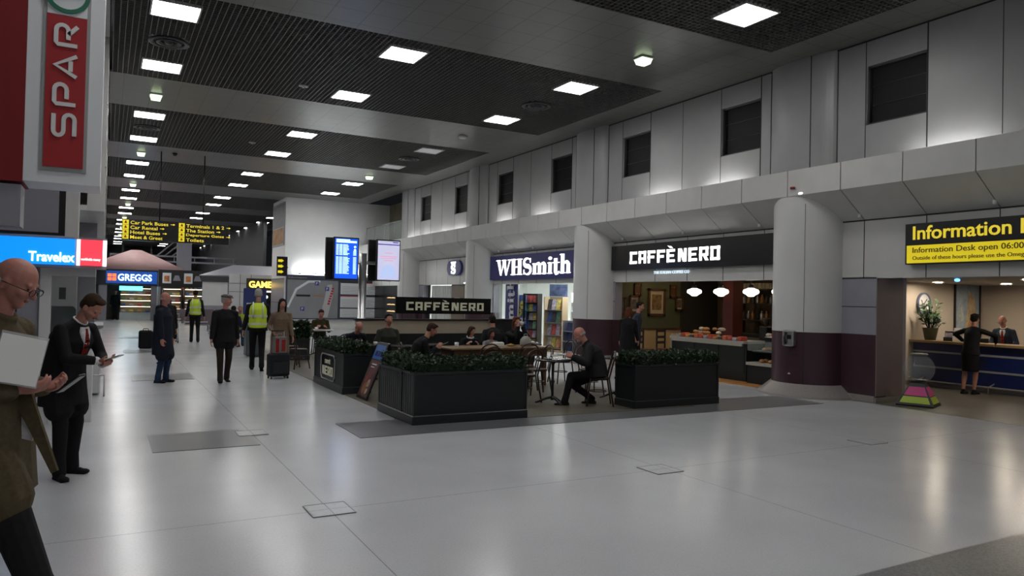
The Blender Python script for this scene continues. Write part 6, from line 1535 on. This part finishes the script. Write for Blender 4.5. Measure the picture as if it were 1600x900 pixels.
text_obj('lettering', 'GREGGS', 1.75, .40, -.40, -.36, 2.30, mat('bakery_letter', (.7, .9, 1), .4, emit=(.65, .9, 1), es=2.2), t, .03, .02)
for k in range(4): MB().box(-.92 + .24 * (k % 2), -.72 + .24 * (k % 2), -.37, -.34, 2.30 + .22 * (k // 2), 2.48 + .22 * (k // 2)).build('logo_square', mat('logo_orange', (.8, .15, .03), .4, emit=(1, .16, .04), es=1.4), t)
MB().box(-2.45, -2.05, -.36, -.30, 2.3, 2.7).build('small_logo', mat('bakery_letter', (.7, .9, 1), .4), t)
for x in (-1.35, 1.35, 3.2, -3.1): MB().box(x, x + .42, -.25, .1, 0, 2.05).build('pillar', m_lav, t)
MB().box(-3.2, 3.9, 3.0, 3.2, 0, 2.95).build('rear_wall', mat('kiosk_rear', (.22, .19, .15), .5), t)
MB().box(-.3, .9, 0, .06, 1.75, 2.0).build('screen', m_cyan, t)
MB().box(-2.0, -1.5, -.36, -.3, 2.1, 2.15).build('exit_light', mat('exit_green', (.1, .8, .5), .4, emit=(.1, .9, .55), es=1.5), t)
m_warmstrip = mat('display_strip', (.9, .75, .5), .4, emit=(1, .82, .55), es=4.0)
def food_case(label, x, y, w_, tiers=4, h_=1.9, warm=1):
    t = thing('food_display', label, 'food display', (x, y, 0))
    MB().box(0, w_, 0, .6, 0, .45).build('base', m_white, t); MB().box(0, w_, .55, .6, .45, h_).build('back_panel', m_cream, t)
    for q in (0, w_ - .04): MB().box(q, q + .04, 0, .6, .45, h_).build('side_panel', m_darksteel, t)
    for k in range(tiers + 1):
        z = .45 + k * (h_ - .45) / tiers
        MB().box(.02, w_ - .02, .05 if k < tiers else 0, .55, z - .02, z).build('shelf', m_white, t)
        if k: MB().box(.05, w_ - .05, .06, .10, z - .045, z - .02).build('light_strip', m_warmstrip, t)
    return t
fi = 0
for (lab, x, y, w_) in (('lit bakery display case in the kiosk doorway', .75, 49.4, 1.7), ('lit display case in the left part of the bakery kiosk', -2.0, 49.4, 1.2), ('lit chilled display right of the bakery kiosk', 2.72, 44.0, .95), ('tall lit chilled display behind the man in the padded coat', 3.80, 44.0, .95)):
    food_case(lab, x, y, w_)
    for k in range(4):
        for i in range(4):
            o = MB().bevbox(-.12, .12, -.09, .09, 0, .14, .02).build('food_pack', cm[(i * 3 + k * 2 + fi) % 7]); o.location = (x + .2 + i * (w_ - .4) / 3, y + .28, .452 + k * (1.9 - .45) / 4)
            tag(o, 'small food pack on the shelves of the ' + lab[4:] if False else 'food pack in the ' + lab, 'food', 'food packs, ' + lab)
    fi += 1
t = thing('food_counter', 'dark far food counter fascia with picture panels right of the bakery kiosk', 'shop front', (4.3, 45.0, 0))
MB().box(-1.75, .55, 0, .3, 2.0, 2.95).build('fascia', mat('far_black', (.012, .012, .014), .5), t); MB().box(-1.75, .55, 1.2, 1.3, 0, 2.9).build('rear_wall', mat('far_brown', (.05, .04, .035), .6), t)
for x in (-1.75, .40): MB().box(x, x + .12, 0, 1.2, 0, 2.0).build('pillar', m_lav, t)
for k, x in enumerate((-1.55, -.45)):
    q = MB().box(x, x + .44, -.03, 0, 2.2, 2.78).build('picture_panel', m_sparwhite, t); MB().box(x + .09, x + .35, -.04, -.03, 2.3, 2.62).build('printed_food', mat('food_print', (.55, .2, .06), .5, noise=.4, nscale=6), q)
for x in (-1.02, .05): MB().prism([(x, 2.35), (x + .4, 2.35), (x + .3, 2.65), (x + .1, 2.65)], -.03, 0).build('grey_emblem', m_lav, t)
for k in range(5): MB().ell((-.5 + k * .22, -.02, 1.92), (.09, .03, .06), n=10, h=5).build('coloured_badge', cm[(k * 2 + 1) % 7], t)
MB().box(-1.4, -.6, .3, .4, 1.65, 1.9).build('lit_header', mat('lit_header', (.6, .6, .6), .4, emit=(.9, .9, .9), es=.6), t); MB().box(-1.4, -.7, .28, .3, 1.48, 1.62).build('orange_strip', mat('orange_glow', (.8, .2, .05), .4, emit=(1, .25, .05), es=1.5), t)
# white shop fronts beyond the block
struct(MB().box(4.45, 5.7, 41.5, 41.6, 1.05, 2.3).build('wall_far_white', m_white)); struct(MB().box(4.45, 5.7, 41.5, 41.6, 0, 1.05).build('wall_far_grey', m_lav)) 
struct(MB().box(4.4, 5.75, 41.45, 41.6, 2.3, 2.6).build('wall_far_lintel', m_darksteel)); pass
b = MB(); b.box(5.75, 11.0, 41.4, 41.6, 1.85, 2.75); b.box(5.75, 7.0, 41.4, 41.6, 0, 1.85); b.m(1)
for x in (6.3, 6.85): b.box(x, x + .02, 41.39, 41.4, 0, 2.75)
for z in (.9, 1.8, 2.25): b.box(5.75, 7.0, 41.39, 41.4, z, z + .02)
struct(b.build('wall_far_tiled', [m_white, m_joint]))
struct(MB().box(7.0, 12.3, 43.5, 43.6, 0, 2.1).build('wall_far_arcade', m_blackgloss))
t = thing('games_sign', 'lit yellow lettered sign of the far games arcade', 'shop sign', (6.62, 41.38, 1.93))
MB().box(0, 1.7, -.1, 0, 0, .62).build('panel', mat('brown_sign', (.05, .04, .02), .5), t); text_obj('lettering', 'GAMES', 1.4, .36, .12, -.1, .12, mat('gold_letter', (.9, .7, .1), .4, emit=(1, .72, .12), es=2.0), t, .05, .03)
MB().box(.0, 2.0, -.02, 0, -.12, -.05).build('underlight', mat('pale_glow', (.8, .8, .7), .4, emit=(1, .95, .8), es=1.2), t)
t = thing('pop_up_banner', 'blue information stand between the cap man and the hi-vis man', 'banner', (6.55, 38.2, 0))
MB().bevbox(-.55, .55, 0, .08, .15, 2.0, .03).build('panel', mat('banner_blue', (.015, .03, .13), .4), t); MB().box(-.4, .4, -.2, .3, 0, .15).build('foot', m_black, t); MB().box(-.4, .3, -.01, 0, 1.2, 1.26).build('printed_line', m_letterw, t)
for i, x in enumerate((7.5, 8.0, 8.5)):
    tag(MB().ell((0, 0, 0), (.16, .05, .10), n=10, h=6).build('arcade_light', mat('arcade_glow%d' % i, (.9, .9, .9), .4, emit=((1, .6, .6), (.8, 1, 1), (1, 1, 1))[i], es=2.5), loc=(x, 43.46, 1.45 + .1 * i)), 'small bright arcade light under the games sign, %s from left' % ORD[i], 'light')
# roof canopies, steel and columns at the far end
b = MB(); b._add([(4.3, 41.7, 2.65), (12, 41.7, 2.80), (12, 46, 3.4), (6.6, 46, 3.4), (4.3, 41.7, 2.60), (12, 41.7, 2.75), (12, 46, 3.35), (6.6, 46, 3.35)], [(0, 1, 2, 3), (7, 6, 5, 4), (0, 4, 5, 1), (1, 5, 6, 2), (2, 6, 7, 3), (3, 7, 4, 0)])
tag(b.build('sloped_canopy', m_lav), 'pale sloping canopy roof over the far right shops', 'canopy')
for i, (px_, y) in enumerate(((4.75, 56.0), (9.5, 56.0))):
    t = thing('square_column', 'tall pale square column at the far end of the hall, %s one' % ('left', 'right')[i], 'column', (px_, y, 0)); MB().box(-.45, .45, -.4, .4, 0, H).build('shaft', m_lav, t); MB().box(-.5, .5, -.45, .45, 0, .3).build('base', m_base, t)
b = MB()
for z in (3.9, 4.3): b.box(.2, 8.8, 60, 60.2, z, z + .12)
for x in frange(.2, 8.8, 1.4): b.box(x, x + .06, 60.05, 60.15, 3.9, 4.4)
for x in (.4, 8.5): b.box(x, x + .1, 60.05, 60.15, 0, 4.0)
tag(b.build('lattice_truss', m_lav), 'pale horizontal steel truss crossing the far end of the hall', 'truss')
b = MB()
for k in range(3): b.tube([(3.2 + .5 * k, 60.1, 4.3), (5.6 + .5 * k, 60.1, 6.62)], .06, 6)
tag(b.build('diagonal_brace', m_lav), 'diagonal steel braces above the far truss', 'brace')
for i in range(6):
    struct(MB().box(-4 + i * 2.7, -3.8 + i * 2.7, 88, 88.3, 0, H).build('wall_far_mullion', m_darksteel))
struct(MB().box(9.0, 9.2, 50, 90, 0, H).build('wall_far_right', mat('far_grey', (.07, .07, .075), .6)))

# ================================================================== bake the remeshed figures into plain meshes
_dg = bpy.context.evaluated_depsgraph_get()
_new = [(o, bpy.data.meshes.new_from_object(o.evaluated_get(_dg))) for o in REMESH]
for o, me in _new:
    o.modifiers.clear(); o.data = me
    for p in me.polygons: p.use_smooth = True
